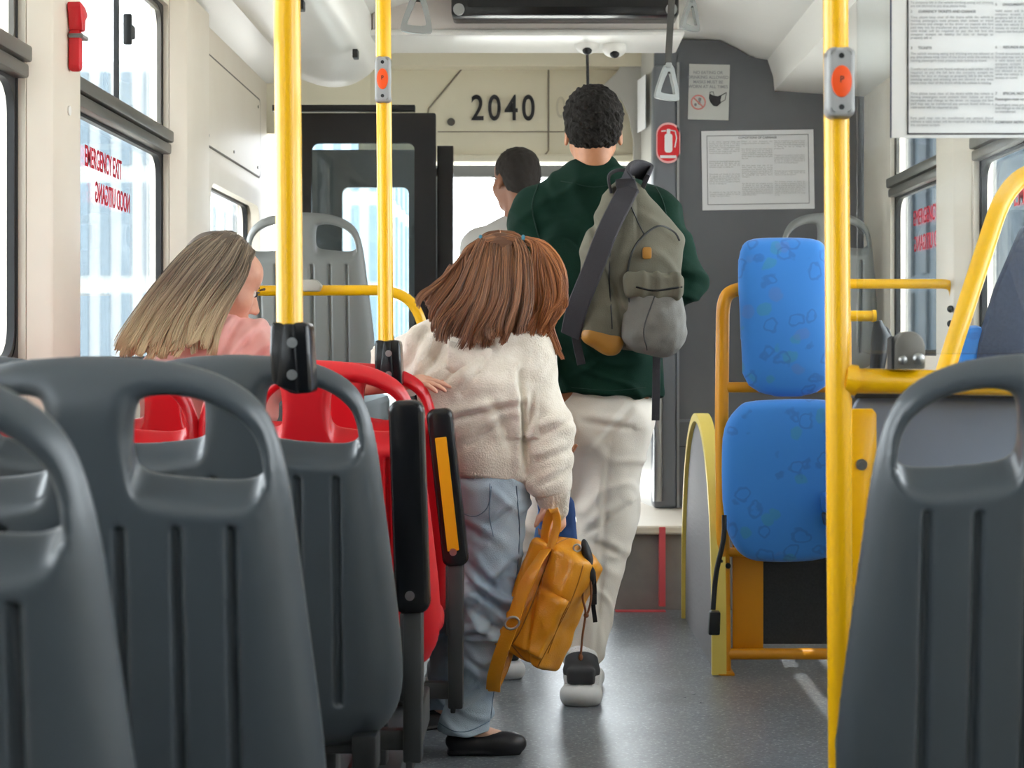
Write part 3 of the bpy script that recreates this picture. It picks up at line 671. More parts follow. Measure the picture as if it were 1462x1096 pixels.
pan = Vol((-.28, .0, .30), (.28, .56, .52), .006); pan.box((0, .27, .42), (.245, .22, .035), rnd=.03).ell((0, .47, .42), (.22, .06, .05), k=.05)
PV, PQ = pan.arrays(3, lambda V: -.018 * np.exp(-((V[:, 0] / .13) ** 2 + ((V[:, 1] - .25) / .13) ** 2)))
def make_seat(name, label, m, X, D, ztop=H, leg=True, group=None, ang=0, panz=0.0, panok=True, pw=.80, sx=1.0):
    t = thing(name, label, 'seat', (X, D, 0), group); off = np.array([X, D, 0])
    A = rot(ang, 'Z') if ang else np.eye(3)
    me = npmesh('backrest', ((SV * [sx, 1, 1]) @ A.T) + [0, 0, ztop], SQ); b = bpy.data.objects.new('backrest', me); C.objects.link(b); me.materials.append(m); b.parent = t
    if not panok: return t
    me = npmesh('seat', ((PV * [pw, 1, 1]) @ A.T) + [0, .03, ztop - H + panz], PQ); s_ = bpy.data.objects.new('seat', me); C.objects.link(s_); me.materials.append(m); s_.parent = t
    if leg:
        zb = .15
        l = MB(); z1 = ztop - H + .40 + panz
        l.box((X + .10, D + .12, zb), (X + .15, D + .18, z1), bev=.008).box((X + .07, D + .04, zb), (X + .18, D + .34, zb + .012), bev=.003).box((X - .20, D + .08, z1 - .05), (X + .22, D + .12, z1 - .005), bev=.006).box((X - .20, D + .34, z1 - .05), (X + .22, D + .38, z1 - .005), bev=.006)
        l.build('pedestal', M_steelg, t)
    return t
G1 = 'grey seats by the aisle and window, left side'
seat_a = make_seat('bus_seat', 'dark grey seat back at the far left edge, nearest of all seats', M_seat, -.586, 1.33)
seat_b = make_seat('bus_seat', 'dark grey seat back with two hand holes, second from the camera on the left', M_seat, -.516, 1.90)
seat_c = make_seat('bus_seat', 'grey seat back carrying the black clamp of the left yellow pole', M_seat, -.488, 2.66)
seat_k = make_seat('bus_seat', 'dark grey window seat beside the seat with the left pole clamp, glimpsed through hand holes', M_seat, -.93, 2.66)
seat_d = make_seat('bus_seat', 'large dark grey seat back at the bottom right corner beside the yellow pole', M_seat, (1512 - CX) / 1150, 2.05, ztop=H + .004)
seat_e = make_seat('bus_seat', 'red seat back behind the first black armrest, aisle side', M_red, -.463, 3.30, ztop=H - .012, pw=1)
seat_f = make_seat('bus_seat', 'red seat back with the yellow-striped armrest and second pole clamp', M_red, -.470, 4.00, ztop=H - .022, pw=1)
seat_g = make_seat('bus_seat', 'red window seat with the woman in pink sitting on it, behind the grey seats', M_red, -.905, 4.00, ztop=H - .022)
seat_h = make_seat('bus_seat', 'red window seat one row behind the woman in pink, mostly hidden', M_red, -.905, 3.30, ztop=H - .012)
seat_i = make_seat('bus_seat', 'lighter grey high seat back in front, behind the left yellow pole near the door', M_seatf, (432 - CX) * 6.2 / F, 6.2, ztop=H + .525)
seat_j = make_seat('bus_seat', 'grey seat with an open handle in front of the grey partition, behind the blue seat', M_seatf, (1182 - CX) * 6.75 / F, 6.75, ztop=H + .57, panok=False, leg=False, sx=.84)
for s_, z0, x0 in ((seat_i, .15, 0), (seat_j, .335, 0)):
    X, D = s_.location.x, s_.location.y
struct(recentre(MB().box((XL, 5.7, 0.0), (-.62, 6.95, .84), bev=.03).build('trim_17', mat('podium_vinyl', '4B4F52'))))
# black foot slot in the third grey seat's lower back
MB().box((-.488 + .185, 2.66 - .03 + .058, .33), (-.488 + .225, 2.66 + .10, .392), bev=.004).build('leg_slot', M_black, seat_c)

# folded-up armrests on their uprights
def armrest(seat, top, bot, D, wd, strip, lowz):
    X, Y = seat.location.x, seat.location.y
    a = P(*top, D); b = P(*bot, D); ax = unit(a - b); sd = unit(np.cross(ax, ey)); L_ = np.linalg.norm(a - b)
    p = rrect(-wd / 2, 0, wd / 2, L_, wd * .32)
    arm = MB().prism(p, b - ey * .03, sd, ax, ey, .06, bev=.009, seg=3).build('armrest', M_gloss, seat)
    if strip:
        MB().prism(rrect(-wd * .22 + .002, L_ * .10, wd * .26, L_ * .82, .002), b - ey * .0335, sd, ax, ey, .004).build('reflective_strip', mat('amber_strip', 'D9940C', .35), arm, smooth=False)
    MB().cyl(b + ax * .035 - ey * .034 + sd * .003, b + ax * .035 - ey * .026 + sd * .003, .009, 16).build('bolt', M_chrome, arm)
    bp = b + ax * .02
    u = MB(); u.box((bp[0] - .018, D - .02, lowz), (bp[0] + .018, D + .03, bp[2] + .03), bev=.005)
    u.box((bp[0] - .024, D - .016, bp[2] - .19), (bp[0] + .019, D + .034, bp[2] - .02), bev=.004)
    u.box((bp[0] - .018, D + .02, lowz), (bp[0] + .010, D + .34, lowz + .075), bev=.004)
    u.box((bp[0] - .22, D + .0, lowz + .02), (bp[0] - .01, D + .03, lowz + .06), bev=.004)
    u.box((bp[0] - .012, D - .02, .15), (bp[0] + .0, D + .015, lowz + .03), bev=.003)
    u.build('side_support', M_steelg, seat)
armrest(seat_e, (580, 571), (590, 873), 3.16, .066, False, .235)
armrest(seat_f, (627, 583), (652, 806), 3.98, .062, True, .160)

# ---------------------------------------------------------------- yellow poles
def clamp(parent, cx, ytop, ybot, D, sc):
    f = lambda dx, py: ((cx + dx * sc - CX) * D / F, H + (CY - py) * D / F)
    hgt = ybot - ytop; y_ = lambda t: ytop + hgt * t
    poly = [f(-26, y_(.06)), f(-22, y_(.02)), f(24, y_(.02)), f(28, y_(.08)), f(30, y_(.45)), f(33, y_(.98)), f(5, y_(1.0)), f(-24, y_(.84)), f(-27, y_(.45))]
    c = MB().prism(poly, (0, D - .030, 0), ex, ez, ey, .075, bev=.006, seg=3)
    c.prism([f(-7, y_(.04)), f(9, y_(.04)), f(16, y_(.99)), f(-16, y_(.88))], (0, D - .042, 0), ex, ez, ey, .02, bev=.004)
    k = c.build('seat_clamp', M_gloss, parent)
    MB().cyl(P(cx - 3 * sc, ytop - 5, D) , P(cx - 3 * sc, ytop + 10, D), .0185 * 1.0, 16).build('collar', M_black, parent)
    for t in (.30, .74):
        q2 = P(cx + 1 * sc, y_(t), D - .042); MB().cyl(q2, q2 - [0, .006, 0], .0038, 6).cyl(q2, q2 - [0, .003, 0], .0072 * (1 + .1 * sc), 18).build('bolt', M_chrome, k)
def stop_button(parent, px, pyc, D, rp, hw, hh, label):
    c = P(px, pyc, D); f = c - [0, rp * .55, 0]
    t = thing('stop_button', label, 'button', c - [0, 0, hh])
    poly = rrect(-hw, -hh, hw, hh, hw * .55); n_ = MB()
    n_.prism(poly, f - [0, .016, 0], ex, ez, ey, rp + .02, bev=.007, seg=3); n_.build('housing', mat('button_housing', '9A9B9C', .4), t)
    MB().cyl(c - [0, rp * .9, hh * .62], c - [0, rp * .9, hh * .62] + [0, .001, 0], .001, 8) if False else None
    bt = MB().prism([(.0165 * math.cos(a) * hw / .0225, .023 * math.sin(a) * hh / .05) for a in np.linspace(0, 6.283, 33)[:-1]], f - [0, .0185, 0], ex, ez, ey, .006, bev=.0012); b_ = bt.build('push_button', mat('orange_button', 'F0561E', .35), t)
    text('letter', 'P', f - [0, .0190, .002], ex, ez, .014, M_ink2, b_, 'CENTER', scx=.9)
    for s in (-1, 1):
        q2 = f + [0, -.0165, s * hh * .74]; MB().cyl(q2, q2 + [0, .004, 0], .0042, 12).build('screw', M_black, t)
    return t
t = thing('grab_pole', 'thick yellow pole clamped to the third grey seat on the left', 'pole', P(414, 500, 2.56))
MB().cyl(P(414, 492, 2.55), P(414, 492, 2.55) * [1, 1, 0] + [-.012, 0, 2.425], .0205, 28).build('pole', M_yel, t); clamp(t, 416, 458, 562, 2.56, 1.0)
t = thing('grab_pole', 'thinner yellow pole with orange stop button clamped to a red seat', 'pole', P(552, 515, 4.0))
MB().cyl(P(551, 500, 3.96), P(551, 500, 3.96) * [1, 1, 0] + [-.011, 0, 2.43], .0185, 28).build('pole', M_yel, t); clamp(t, 554, 484, 552, 3.97, .66)
stop_button(None, 547.5, 115, 3.95, .0185, .0185, .054, 'orange stop button in grey housing on the thinner left pole')
t = thing('grab_pole', 'yellow floor-to-ceiling pole in front of the blue folding seat', 'pole', (P(1201, 0, 2.52)[0], 2.52, 0))
MB().cyl((P(1203, 0, 2.52)[0], 2.52, 0), (P(1195, 0, 2.52)[0] - .008, 2.52, 2.402), .0192, 32).build('pole', M_yel, t)
rl = MB().tube([P(1203, 543, 2.52), P(1900, 556, 2.60)], .0190, 24); rl.tube([P(1205, 541, 2.52), P(1222, 543, 2.521)], .0235, 24); rl.build('cross_rail', M_yel, t)
stop_button(None, 1197, 120, 2.50, .0192, .0210, .052, 'orange stop button in grey housing on the right-hand pole')

# ---------------------------------------------------------------- screen, poster, bracket beside the right pole
Ds = 2.60; a0 = P(1224, 505, Ds); a1 = P(1800, -120, Ds)
scr = MB().prism(rrect(a0[0], a0[2], a1[0], a1[2], .02), (0, Ds, 0), ex, ez, ey, .005, bev=.0015).build('clear_screen', M_perspex); recentre(scr); tag(scr, 'clear plastic screen panel standing above the rail right of the yellow pole', 'screen')
plaque('poster', 1272, -60, 1640, 197, Ds - .0006, M_paper, 'large white poster of small print in a black frame, top right', 'poster', 0, .003)
po = [o for o in C.objects if o.name == 'poster'][0]
fx0, fz0 = P(1297, 190, Ds - .004)[[0, 2]]; fx1, fz1 = P(1618, -46, Ds - .004)[[0, 2]]
MB().plate(rrect(fx0 - .0022, fz0 - .0022, fx1 + .002, fz1 + .002, .001), rrect(fx0, fz0, fx1, fz1, .001), (0, Ds - .0036, 0), ex, ez, -ey, .001).build('frame_line', M_ink2, po, smooth=False)
MB().box((a0[0] * 0 + P(1272, 0, Ds)[0] - .0015, Ds - .004, P(0, 197, Ds)[2]), (P(1272, 0, Ds)[0] + .0002, Ds, P(0, -60, Ds)[2])).build('edge_line', mat('navy_edge', '2B3554', .5), po, smooth=False)
M_pr = mat('print_grey', 'ABAEB3', .8)
def ptext(px, py, s_, w_=None, m=M_pr, size=.0062, b_=0): return text('print', s_, P(px, py, Ds - .0050), ex, ez, size, m, po, width=w_, extrude=.0002, bold=b_)
cw_ = 118 * Ds / F
cols = {1300: [(5, 18, None), (18, None, '2      CURRENCY TICKETS AND CHANGE'), (26, 62, None), (70, None, '3      TICKETS'), (78, 30, None), (100, 52, None), (135, 46, None), (170, 24, None)],
        1541: [(4, 50, None), (40, 60, None), (84, 44, None), (120, 40, None), (150, 30, None)],
        1421: [(8, None, '5      DOCUMENTS AND LUGGAGE'), (17, 68, None), (69, None, '6      REFUNDS AND CLAIMS'), (78, 74, None), (135, None, '7      SPECIAL NOTES'), (143, None, 'Passengers must not:'), (151, 22, None), (176, None, 'COMPANY NOTICE')]}
for cx_, items in cols.items():
    for i, (y_, nw, s_) in enumerate(items):
        if s_: ptext(cx_, y_, s_, None, M_ink, .0056, .0001)
        else: ptext(cx_, y_, para(nw, i + cx_), cw_, M_pr, .0054)
t = thing('rail_bracket', 'grey rounded bracket with round bolts fixed on the yellow rail', 'bracket', P(1297, 527, 2.53))
p0 = P(1297, 527, 2.50); wv = .0235
MB().prism([(-wv, 0), (wv, 0), (wv, .034)] + [(wv * math.cos(a), .034 + wv * math.sin(a)) for a in np.linspace(0, math.pi, 12)[1:-1]] + [(-wv, .034)], p0 - [0, .01, 0], ex, ez, ey, .035, bev=.004).build('plate', mat('bracket_grey', '77746E', .35, .3), t)
MB().prism([(-wv - .004, 0), (-wv, 0), (-wv, .034), (-wv, .050), (-wv - .004, .046)], p0 - [0, .008, 0], ex, ez, ey, .03).build('gasket', M_black, t)
for x_, z_, r_ in ((-.011, .014, .007), (.013, .016, .0095)):
    q2 = p0 + [x_, -.011, z_]; MB().sphere(q2, (r_, .005, r_), 16).build('bolt', M_chrome, t)
# grey modesty panel under the rail, yellow mounting plate
o = MB().prism(rrect(P(1218, 0, 2.66)[0], .12, 1.40, P(0, 562, 2.66)[2], .03), (0, 2.655, 0), ex, ez, ey, .02, bev=.004).build('modesty_panel', mat('panel_blue_grey', '70798A', .35)); recentre(o); tag(o, 'blue-grey panel under the yellow rail, seen through the right seat handle', 'panel')
MB().box((P(1217, 0, 2.66)[0], 2.64, P(0, 568, 2.66)[2]), (1.39, 2.68, P(0, 562, 2.66)[2] + .002)).build('top_edge', M_black, o, smooth=False)
f = lambda px, py: ((px - CX) * 2.61 / F, H + (CY - py) * 2.61 / F)
o = MB().prism([f(1214, 583), f(1244, 583), f(1250, 590), f(1250, 640), f(1236, 800), f(1214, 900)], (0, 2.60, 0), ex, ez, ey, .008, bev=.002).build('mounting_plate', M_yel); recentre(o); tag(o, 'flat yellow metal plate bolted beside the right-hand pole below the rail', 'plate')
q2 = P(1230, 663, 2.598); MB().cyl(q2, q2 - [0, .006, 0], .006, 6).cyl(q2, q2 - [0, .002, 0], .009, 16).build('bolt', M_chrome, o)

# ---------------------------------------------------------------- blue folding seat on its yellow frame
def blue_mat():
    m = bpy.data.materials.new('blue_pattern_fabric'); m.use_nodes = True; nt = m.node_tree; b = nt.nodes['Principled BSDF']
    tc = nt.nodes.new('ShaderNodeTexCoord'); base = (*lin('2E7FD2'), 1); prev = None
    for i, (sc_, colr, lo_, hi_) in enumerate(((7.0, '3B8E96', .0, .10), (6.0, '5A76B8', .0, .09))):
        mp = nt.nodes.new('ShaderNodeMapping'); mp.inputs['Location'].default_value = (i * 3.3, i * 1.7, i * 5.1); mp.inputs['Scale'].default_value = (1, 1, 1)
        vo = nt.nodes.new('ShaderNodeTexVoronoi'); vo.inputs['Scale'].default_value = sc_ * 1.6; vo.inputs['Randomness'].default_value = .9
        nn = nt.nodes.new('ShaderNodeTexNoise'); nn.inputs['Scale'].default_value = 14; ad = nt.nodes.new('ShaderNodeVectorMath'); ad.operation = 'SCALE'; ad.inputs[3].default_value = .05
        av = nt.nodes.new('ShaderNodeVectorMath'); nt.links.new(tc.outputs['Object'], mp.inputs[0]); nt.links.new(mp.outputs[0], nn.inputs[0]); nt.links.new(nn.outputs[1], ad.inputs[0]); nt.links.new(mp.outputs[0], av.inputs[0]); nt.links.new(ad.outputs[0], av.inputs[1]); nt.links.new(av.outputs[0], vo.inputs[0])
        r = nt.nodes.new('ShaderNodeValToRGB'); e = r.color_ramp.elements; e[0].position = .0; e[0].color = (1, 1, 1, 1); e[1].position = .26; e[1].color = (0, 0, 0, 1); x = e.new(.20); x.color = (1, 1, 1, 1)
        nt.links.new(vo.outputs[0], r.inputs[0]); mx = nt.nodes.new('ShaderNodeMix'); mx.data_type = 'RGBA'
        mu = nt.nodes.new('ShaderNodeMath'); mu.operation = 'MULTIPLY'; mu.inputs[1].default_value = .40; nt.links.new(r.outputs[0], mu.inputs[0]); nt.links.new(mu.outputs[0], mx.inputs[0])
        if prev is None: mx.inputs[6].default_value = base
        else: nt.links.new(prev, mx.inputs[6])
        mx.inputs[7].default_value = (*lin(colr), 1); prev = mx.outputs[2]
    # thin outlined swirls
    vo = nt.nodes.new('ShaderNodeTexVoronoi'); vo.inputs['Scale'].default_value = 13; vo.inputs['Randomness'].default_value = 1
    nn = nt.nodes.new('ShaderNodeTexNoise'); nn.inputs['Scale'].default_value = 18; ad = nt.nodes.new('ShaderNodeVectorMath'); ad.operation = 'SCALE'; ad.inputs[3].default_value = .06; av = nt.nodes.new('ShaderNodeVectorMath')
    nt.links.new(tc.outputs['Object'], nn.inputs[0]); nt.links.new(nn.outputs[1], ad.inputs[0]); nt.links.new(tc.outputs['Object'], av.inputs[0]); nt.links.new(ad.outputs[0], av.inputs[1]); nt.links.new(av.outputs[0], vo.inputs[0])
    r = nt.nodes.new('ShaderNodeValToRGB'); e = r.color_ramp.elements; e[0].position = .22; e[0].color = (0, 0, 0, 1); e[1].position = .36; e[1].color = (0, 0, 0, 1); x = e.new(.26); x.color = (1, 1, 1, 1); x = e.new(.30); x.color = (1, 1, 1, 1)
    nt.links.new(vo.outputs[0], r.inputs[0]); mu = nt.nodes.new('ShaderNodeMath'); mu.operation = 'MULTIPLY'; mu.inputs[1].default_value = .38; nt.links.new(r.outputs[0], mu.inputs[0])
    mx = nt.nodes.new('ShaderNodeMix'); mx.data_type = 'RGBA'; nt.links.new(mu.outputs[0], mx.inputs[0]); nt.links.new(prev, mx.inputs[6]); mx.inputs[7].default_value = (*lin('25539C'), 1)
    nt.links.new(mx.outputs[2], b.inputs['Base Color']); b.inputs['Roughness'].default_value = .75; b.inputs['Sheen Weight'].default_value = .3
    return m
M_blue = blue_mat()
DB = 5.2; fb = lambda px, py: ((px - CX) * DB / F, H + (CY - py) * DB / F)
fs = thing('folding_seat', 'blue patterned folding seat flipped up on a yellow tube frame', 'seat', (P(1119, 0, DB)[0], DB, 0))
def pad(poly, y0, th, name, it=2, bulge=.02):
    v = Vol((.5, y0 - .05, .2), (1.1, y0 + th + .06, 1.5), .0065); poly = chaikin([fb(*p) for p in poly], it)
    X, Z = np.meshgrid(*(v.lo[i] + v.h * np.arange(v.n[i]) for i in (0, 2)), indexing='ij'); d2 = sdpoly(X, Z, poly)
    blg = bulge * (1 - np.exp(-np.maximum(-d2, 0) / .05))
    for j in range(v.n[1]):
        y = v.lo[1] + v.h * j; dy = np.maximum(y0 - blg + .01 - y, y - y0 - th); k = .035; hh = np.maximum(k - np.abs(d2 - dy), 0) / k; v.f[:, j, :] = np.maximum(d2, dy) + hh * hh * k / 4
    return v.build(name, M_blue, fs, 2)
pad([(1060, 568), (1055, 480), (1051, 390), (1053, 360), (1062, 342), (1085, 337), (1150, 337), (1174, 342), (1184, 358), (1187, 390), (1189, 480), (1190, 568)], DB - .03, .045, 'backrest')
pad([(1050, 580), (1066, 569), (1185, 567), (1202, 580), (1210, 610), (1212, 700), (1208, 760), (1195, 790), (1160, 801), (1080, 802), (1055, 792), (1037, 765), (1029, 725), (1027, 650), (1031, 605)], DB - .06, .055, 'seat')
fr_ = MB(); Yb = DB + .035; T = lambda px, py, dy=0: P(px, py, DB) + [0, .035 + dy, 0]
fr_.tube([T(1036, 962), T(1032, 600), T(1034, 425), T(1052, 411), T(1110, 408)], .0215, 18, fillet=.06)
fr_.tube([T(1210, 962), T(1210, 600), T(1208, 425), T(1190, 411), T(1110, 408)], .0215, 18, fillet=.06)
fr_.tube([T(1036, 553), T(1210, 553)], .017, 14); fr_.tube([T(1036, 936), T(1210, 936)], .018, 16); fr_.tube([T(1036, 790), T(1210, 790)], .015, 14)
fr_.build('tube_frame', M_ochre, fs)
MB().prism([fb(1049, 780), fb(1093, 780), fb(1093, 930), fb(1049, 930)], (0, DB + .05, 0), ex, ez, ey, .02, bev=.002).build('side_plate', M_ochre, fs)
for px in (1036, 1210): MB().box(P(px - 12, 965, DB) * [1, 0, 0] + [0, DB - .02, 0], P(px + 12, 965, DB) * [1, 0, 0] + [0, DB + .09, .008], bev=.002).build('foot_plate', M_ochre, fs)
MB().prism([fb(1090, 800), fb(1208, 800), fb(1208, 925), fb(1090, 925)], (0, DB + .075, 0), ex, ez, ey, .015).build('back_panel', mat('black_laminate', '26292B', .25, col2='2D3032', nscale=150), fs, smooth=False)
MB().cyl(T(1040, 808) - [0, .03, 0], T(1040, 808) - [0, .018, 0], .009, 12).build('bolt', M_black, fs)
for y_ in (410, 553): pass
ar = MB().prism([fb(1165, 700), fb(1200, 697), fb(1200, 728), fb(1168, 728)], (0, DB - .16, 0), ex, ez, ey, .10, bev=.012, seg=3).build('armrest', mat('plain_blue', '2566B0', .6), fs)
MB().prism([fb(1167, 728), fb(1200, 728), fb(1200, 746), fb(1170, 746)], (0, DB - .155, 0), ex, ez, ey, .09, bev=.006).build('armrest_base', M_steelg, ar)
# seat-belt cable with a black plug hanging by the frame
o = MB().tube([P(1034, 735, 5.13), P(1034, 770, 5.12), P(1022, 815, 5.12), P(1018, 870, 5.12)], .008, 10, fillet=.05); o.prism([fb(1009, 866), fb(1024, 866), fb(1023, 899), fb(1007, 899)], (0, 5.10, 0), ex, ez, ey, .035, bev=.005)
o = recentre(o.build('belt_buckle', M_black)); tag(o, 'black belt buckle hanging on its cable left of the folding seat', 'buckle')
# rounded floor screen with a yellow edge
ar_ = [(5.18, 0.0)]; oc = 5.74; 
for a in np.linspace(0, math.pi, 40): ar_.append((oc - .56 * math.cos(a), .80 * math.sin(a) ** .72))
ar_ = [(5.18, 0.0)] + [(y, max(z, .001)) for y, z in ar_[1:]] + [(6.30, 0.0)]
inr = [(oc + (y - oc) * .955, max(z * .965, .0)) for y, z in ar_]
t = thing('wheel_arch_screen', 'rounded grey floor screen with pale yellow edge left of the blue seat', 'screen', (.57, 5.74, 0))
MB().prism(ar_, (.560, 0, 0), ey, ez, ex, .012).build('screen_panel', mat('ribbed_grey', '858385', .65, bump=.15, bscale=90, stretch=(1, .1, 1), spec=.25), t, smooth=False)
MB().prism([(y, z - .0) for y, z in ar_[1:-1]] + [(y, z) for y, z in inr[1:-1]][::-1], (.546, 0, .0015), ey, ez, ex, .045).build('edge_trim', mat('pale_yellow', 'E3CB62', .45), t, sharp=30)
MB().cyl((.575, 5.175, .36), (.575, 5.19, .36), .005, 8).build('rivet', M_black, t)

# ---------------------------------------------------------------- rails in the middle and right
t = thing('grab_rail', 'yellow rail behind the woman, bending down before the open door', 'rail', P(480, 520, 5.6))
MB().tube([P(335, 415, 5.6), P(575, 414, 5.6), P(607, 460, 5.6), P(608, 700, 5.6), P(608, 928, 5.6)], .0178, 18, fillet=.10).build('tube', M_yel, t)
MB().prism([((px - CX) * 5.56 / F, H + (CY - py) * 5.56 / F) for px, py in ((430, 400), (452, 399), (460, 408), (456, 416), (430, 416))], (0, 5.53, 0), ex, ez, ey, .07, bev=.006).build('joint_cover', mat('joint_beige', 'A9A59B', .4), t)
t = thing('grab_rail', 'thin yellow rail crossing behind the clear screen with black knobs', 'rail', P(1300, 405, 5.5))
MB().tube([P(1150, 405, 5.5), P(1355, 405, 5.5), P(1363, 415, 5.5), P(1363, 500, 5.5), P(1363, 932, 5.5)], .0165, 16, fillet=.03).build('tube', M_yel, t)
for y_ in (441, 462): MB().sphere(P(1357, y_, 5.46), .012, 12).build('knob', M_black, t)
o = MB().tube([P(1205, 451, 5.0), P(1249, 451, 5.0)], .0165, 18); o.cyl(P(1245, 451, 5.0), P(1250, 451, 5.0), .019, 18); o.tube([P(1205, 451, 5.0), P(1205, 560, 5.1)], .0165, 12)
o = recentre(o.build('rail_stub', M_yel)); tag(o, 'short yellow tube end right of the pole, above the cross rail', 'tube')
o = MB().tube([P(1253, 458, 4.95), P(1258, 480, 4.95), P(1252, 530, 4.95), P(1252, 640, 4.95)], [.012, .03, .022, .02], 12); o.tube([P(1258, 466, 4.95), P(1268, 470, 4.95), P(1273, 490, 4.95), P(1272, 640, 4.95)], .006, 8, fillet=.03)
o = recentre(o.build('seat_belt', M_black)); tag(o, 'black safety belt strap hanging from the short yellow tube end', 'belt')
t = thing('grab_rail', 'steep slanting yellow rail bending over at the right edge', 'rail', P(1350, 540, 3.6))
MB().tube([P(1300, 700, 3.5), P(1352, 520, 3.55), P(1437, 262, 3.6), P(1500, 235, 3.6), P(1600, 240, 3.6), P(1640, 600, 3.6), P(1650, 1165, 3.6)], .0205, 20, fillet=.09).build('tube', M_yel, t)
o = thing('bus_seat', 'dark navy seat back side seen beyond the slanting rail at the right edge', 'seat', P(1450, 560, 4.3))
fz_p = lambda px: np.array([(px - CX) * 4.3 / F, 0, 0])
fz = lambda px, py: ((px - CX) * 4.3 / F, H + (CY - py) * 4.3 / F)
MB().prism([fz(1396, 520), (fz(1400, 490)), fz(1425, 410), fz(1462, 325), fz(1500, 300), fz(1500, 640), fz(1400, 640)], (0, 4.3, 0), ex, ez, ey, .05, bev=.01).build('backrest', mat('navy_fabric', '333C50', .7, col2='3C465C', nscale=120), o)
MB().box(fz_p(1405) + [0, 4.29, 0], fz_p(1490) + [0, 4.37, .78], bev=.01).build('pedestal', M_steelg, o)
MB().prism([fz(1372, 640), fz(1374, 480), fz(1384, 465), fz(1410, 463), fz(1404, 640)], (0, 4.32, 0), ex, ez, ey, .08, bev=.02).build('seat', M_blue, o)

# ---------------------------------------------------------------- hanging strap handles
def strap_handle(px, py, D, s_, lab, top, tw=0):
    c = P(px, py, D); R = rot(tw, 'Z') @ rot(4, 'Y')
    t = thing('strap_handle', lab, 'handle', c, 'hanging strap handles')
    tri = [(-.010, .060), (.010, .060), (.020, .045), (.046, -.045), (.038, -.058), (-.038, -.058), (-.046, -.045), (-.020, .045)]
    inn = [(-.003, .036), (.003, .036), (.007, .030), (.028, -.030), (.024, -.038), (-.024, -.038), (-.028, -.030), (-.007, .030)]
    oa = chaikin(tri, 1) * s_; ib = chaikin(inn, 1) * s_
    MB().plate(oa, ib, c - R @ ey * .008, R @ ex, R @ ez, R @ ey, .016).build('grip', mat('strap_grip', '8F9392', .35), t)
    MB().ribbon([c + R @ np.array([0, 0, .03 * s_]), c + np.array([.004, 0, .10]), top], ex, .022, .003).build('strap', mat('strap_web', '4C4B49', .8), t)
    MB().box(c + R @ np.array([-.016, -.012, .045 * s_]), c + R @ np.array([.016, .012, .065 * s_]), bev=.004).build('slider', mat('strap_grip', 'A6A8A6'), t)
strap_handle(596, 18, 4.6, 1.0, 'grey triangular strap handle at the top, right of the thinner yellow pole', P(606, 0, 4.6) * [1, 1, 0] + [0, 0, 2.43], 0)
strap_handle(953, 118, 5.4, 1.0, 'grey strap handle hanging lowest, in front of the grey post by the round sign', P(965, 0, 5.4) * [1, 1, 0] + [0, 0, 2.40], 25)
strap_handle(986, 22, 5.9, .95, 'grey strap handle at the top edge beside the black display', P(984, 0, 5.9) * [1, 1, 0] + [0, 0, 2.40], 35)
# ---------------------------------------------------------------- people
M_skin_m = mat('warm_brown_skin', 'A9714F', .5, col2='B57D5A', nscale=30)
M_skin_w = mat('pink_skin', 'D9A28A', .5, col2='E0AC94', nscale=30)
M_skin_g = mat('light_skin', 'E6B79E', .5)
M_skin_d = mat('dark_skin', '8A5A42', .5)
def frame(f, up=(0, 0, 1)):
    """columns: right, forward, up of a head facing f"""
    f = unit(f); r = unit(np.cross(f, up)); u = np.cross(r, f); return np.stack([r, f, u], 1)
def head(v, c, R, s=1.0, neck=None, nr=.050):
    g = lambda x, y, z: c + R @ (np.array([x, y, z]) * s); a = lambda *q: tuple(np.array(q) * s)
    v.ell(g(0, -.012, .028), a(.074, .094, .086), R, .02); v.ell(g(0, .030, -.035), a(.060, .066, .078), R, .03); v.ell(g(0, .062, -.092), a(.028, .026, .022), R, .03)
    v.ell(g(0, .055, .045), a(.055, .036, .040), R, .03); v.ell(g(-.042, .055, -.028), a(.022, .026, .024), R, .03); v.ell(g(.042, .055, -.028), a(.022, .026, .024), R, .03)
    for x in (-.031, .031): v.ell(g(x, .096, .004), a(.016, .011, .009), R, .010, 'sub')
    v.cone(g(0, .088, .006), g(0, .112, -.034), .007 * s, .012 * s, .012); v.ell(g(-.012, .100, -.038), a(.009, .010, .008), R, .008); v.ell(g(.012, .100, -.038), a(.009, .010, .008), R, .008)
    v.ell(g(0, .094, -.058), a(.022, .009, .006), R, .006); v.ell(g(0, .092, -.070), a(.019, .010, .007), R, .006)
    for x in (-1, 1):
        Re = R @ rot(-18 * x, 'Z'); v.ell(g(x * .079, -.008, -.010), a(.008, .019, .032), Re, .008); v.ell(g(x * .087, .000, -.006), a(.006, .010, .018), Re, .006, 'sub')
    if neck is not None: v.cone(g(0, -.030, -.060), neck, nr * s, nr * 1.12 * s, .03)
def face_details(c, R, s, parent, lip, brow):
    g = lambda x, y, z: c + R @ (np.array([x, y, z]) * s)
    for x in (-.031, .031):
        e = MB().sphere(g(x, .0780, .003), .0115 * s, 14).build('eye', mat('eye_white', 'F0ECE8', .2), parent); MB().sphere(g(x, .0878, .003), (.0065 * s, .0035 * s, .0065 * s), 12).build('iris', M_black, e)
        MB().tube([g(x - .015, .086, .008), g(x, .094, .012), g(x + .015, .086, .008)], [.0012 * s, .0024 * s, .0012 * s], 8).build('eyelashes', M_black, parent)
        MB().tube([g(x - .018, .098, .020), g(x, .103, .026), g(x + .018, .095, .021)], [.002 * s, .0035 * s, .0015 * s], 8).build('eyebrow', brow, parent)
    MB().tube([g(-.020, .098, -.064), g(0, .105, -.0635), g(.020, .098, -.064)], [.002 * s, .004 * s, .002 * s], 8).build('lips', lip, parent)
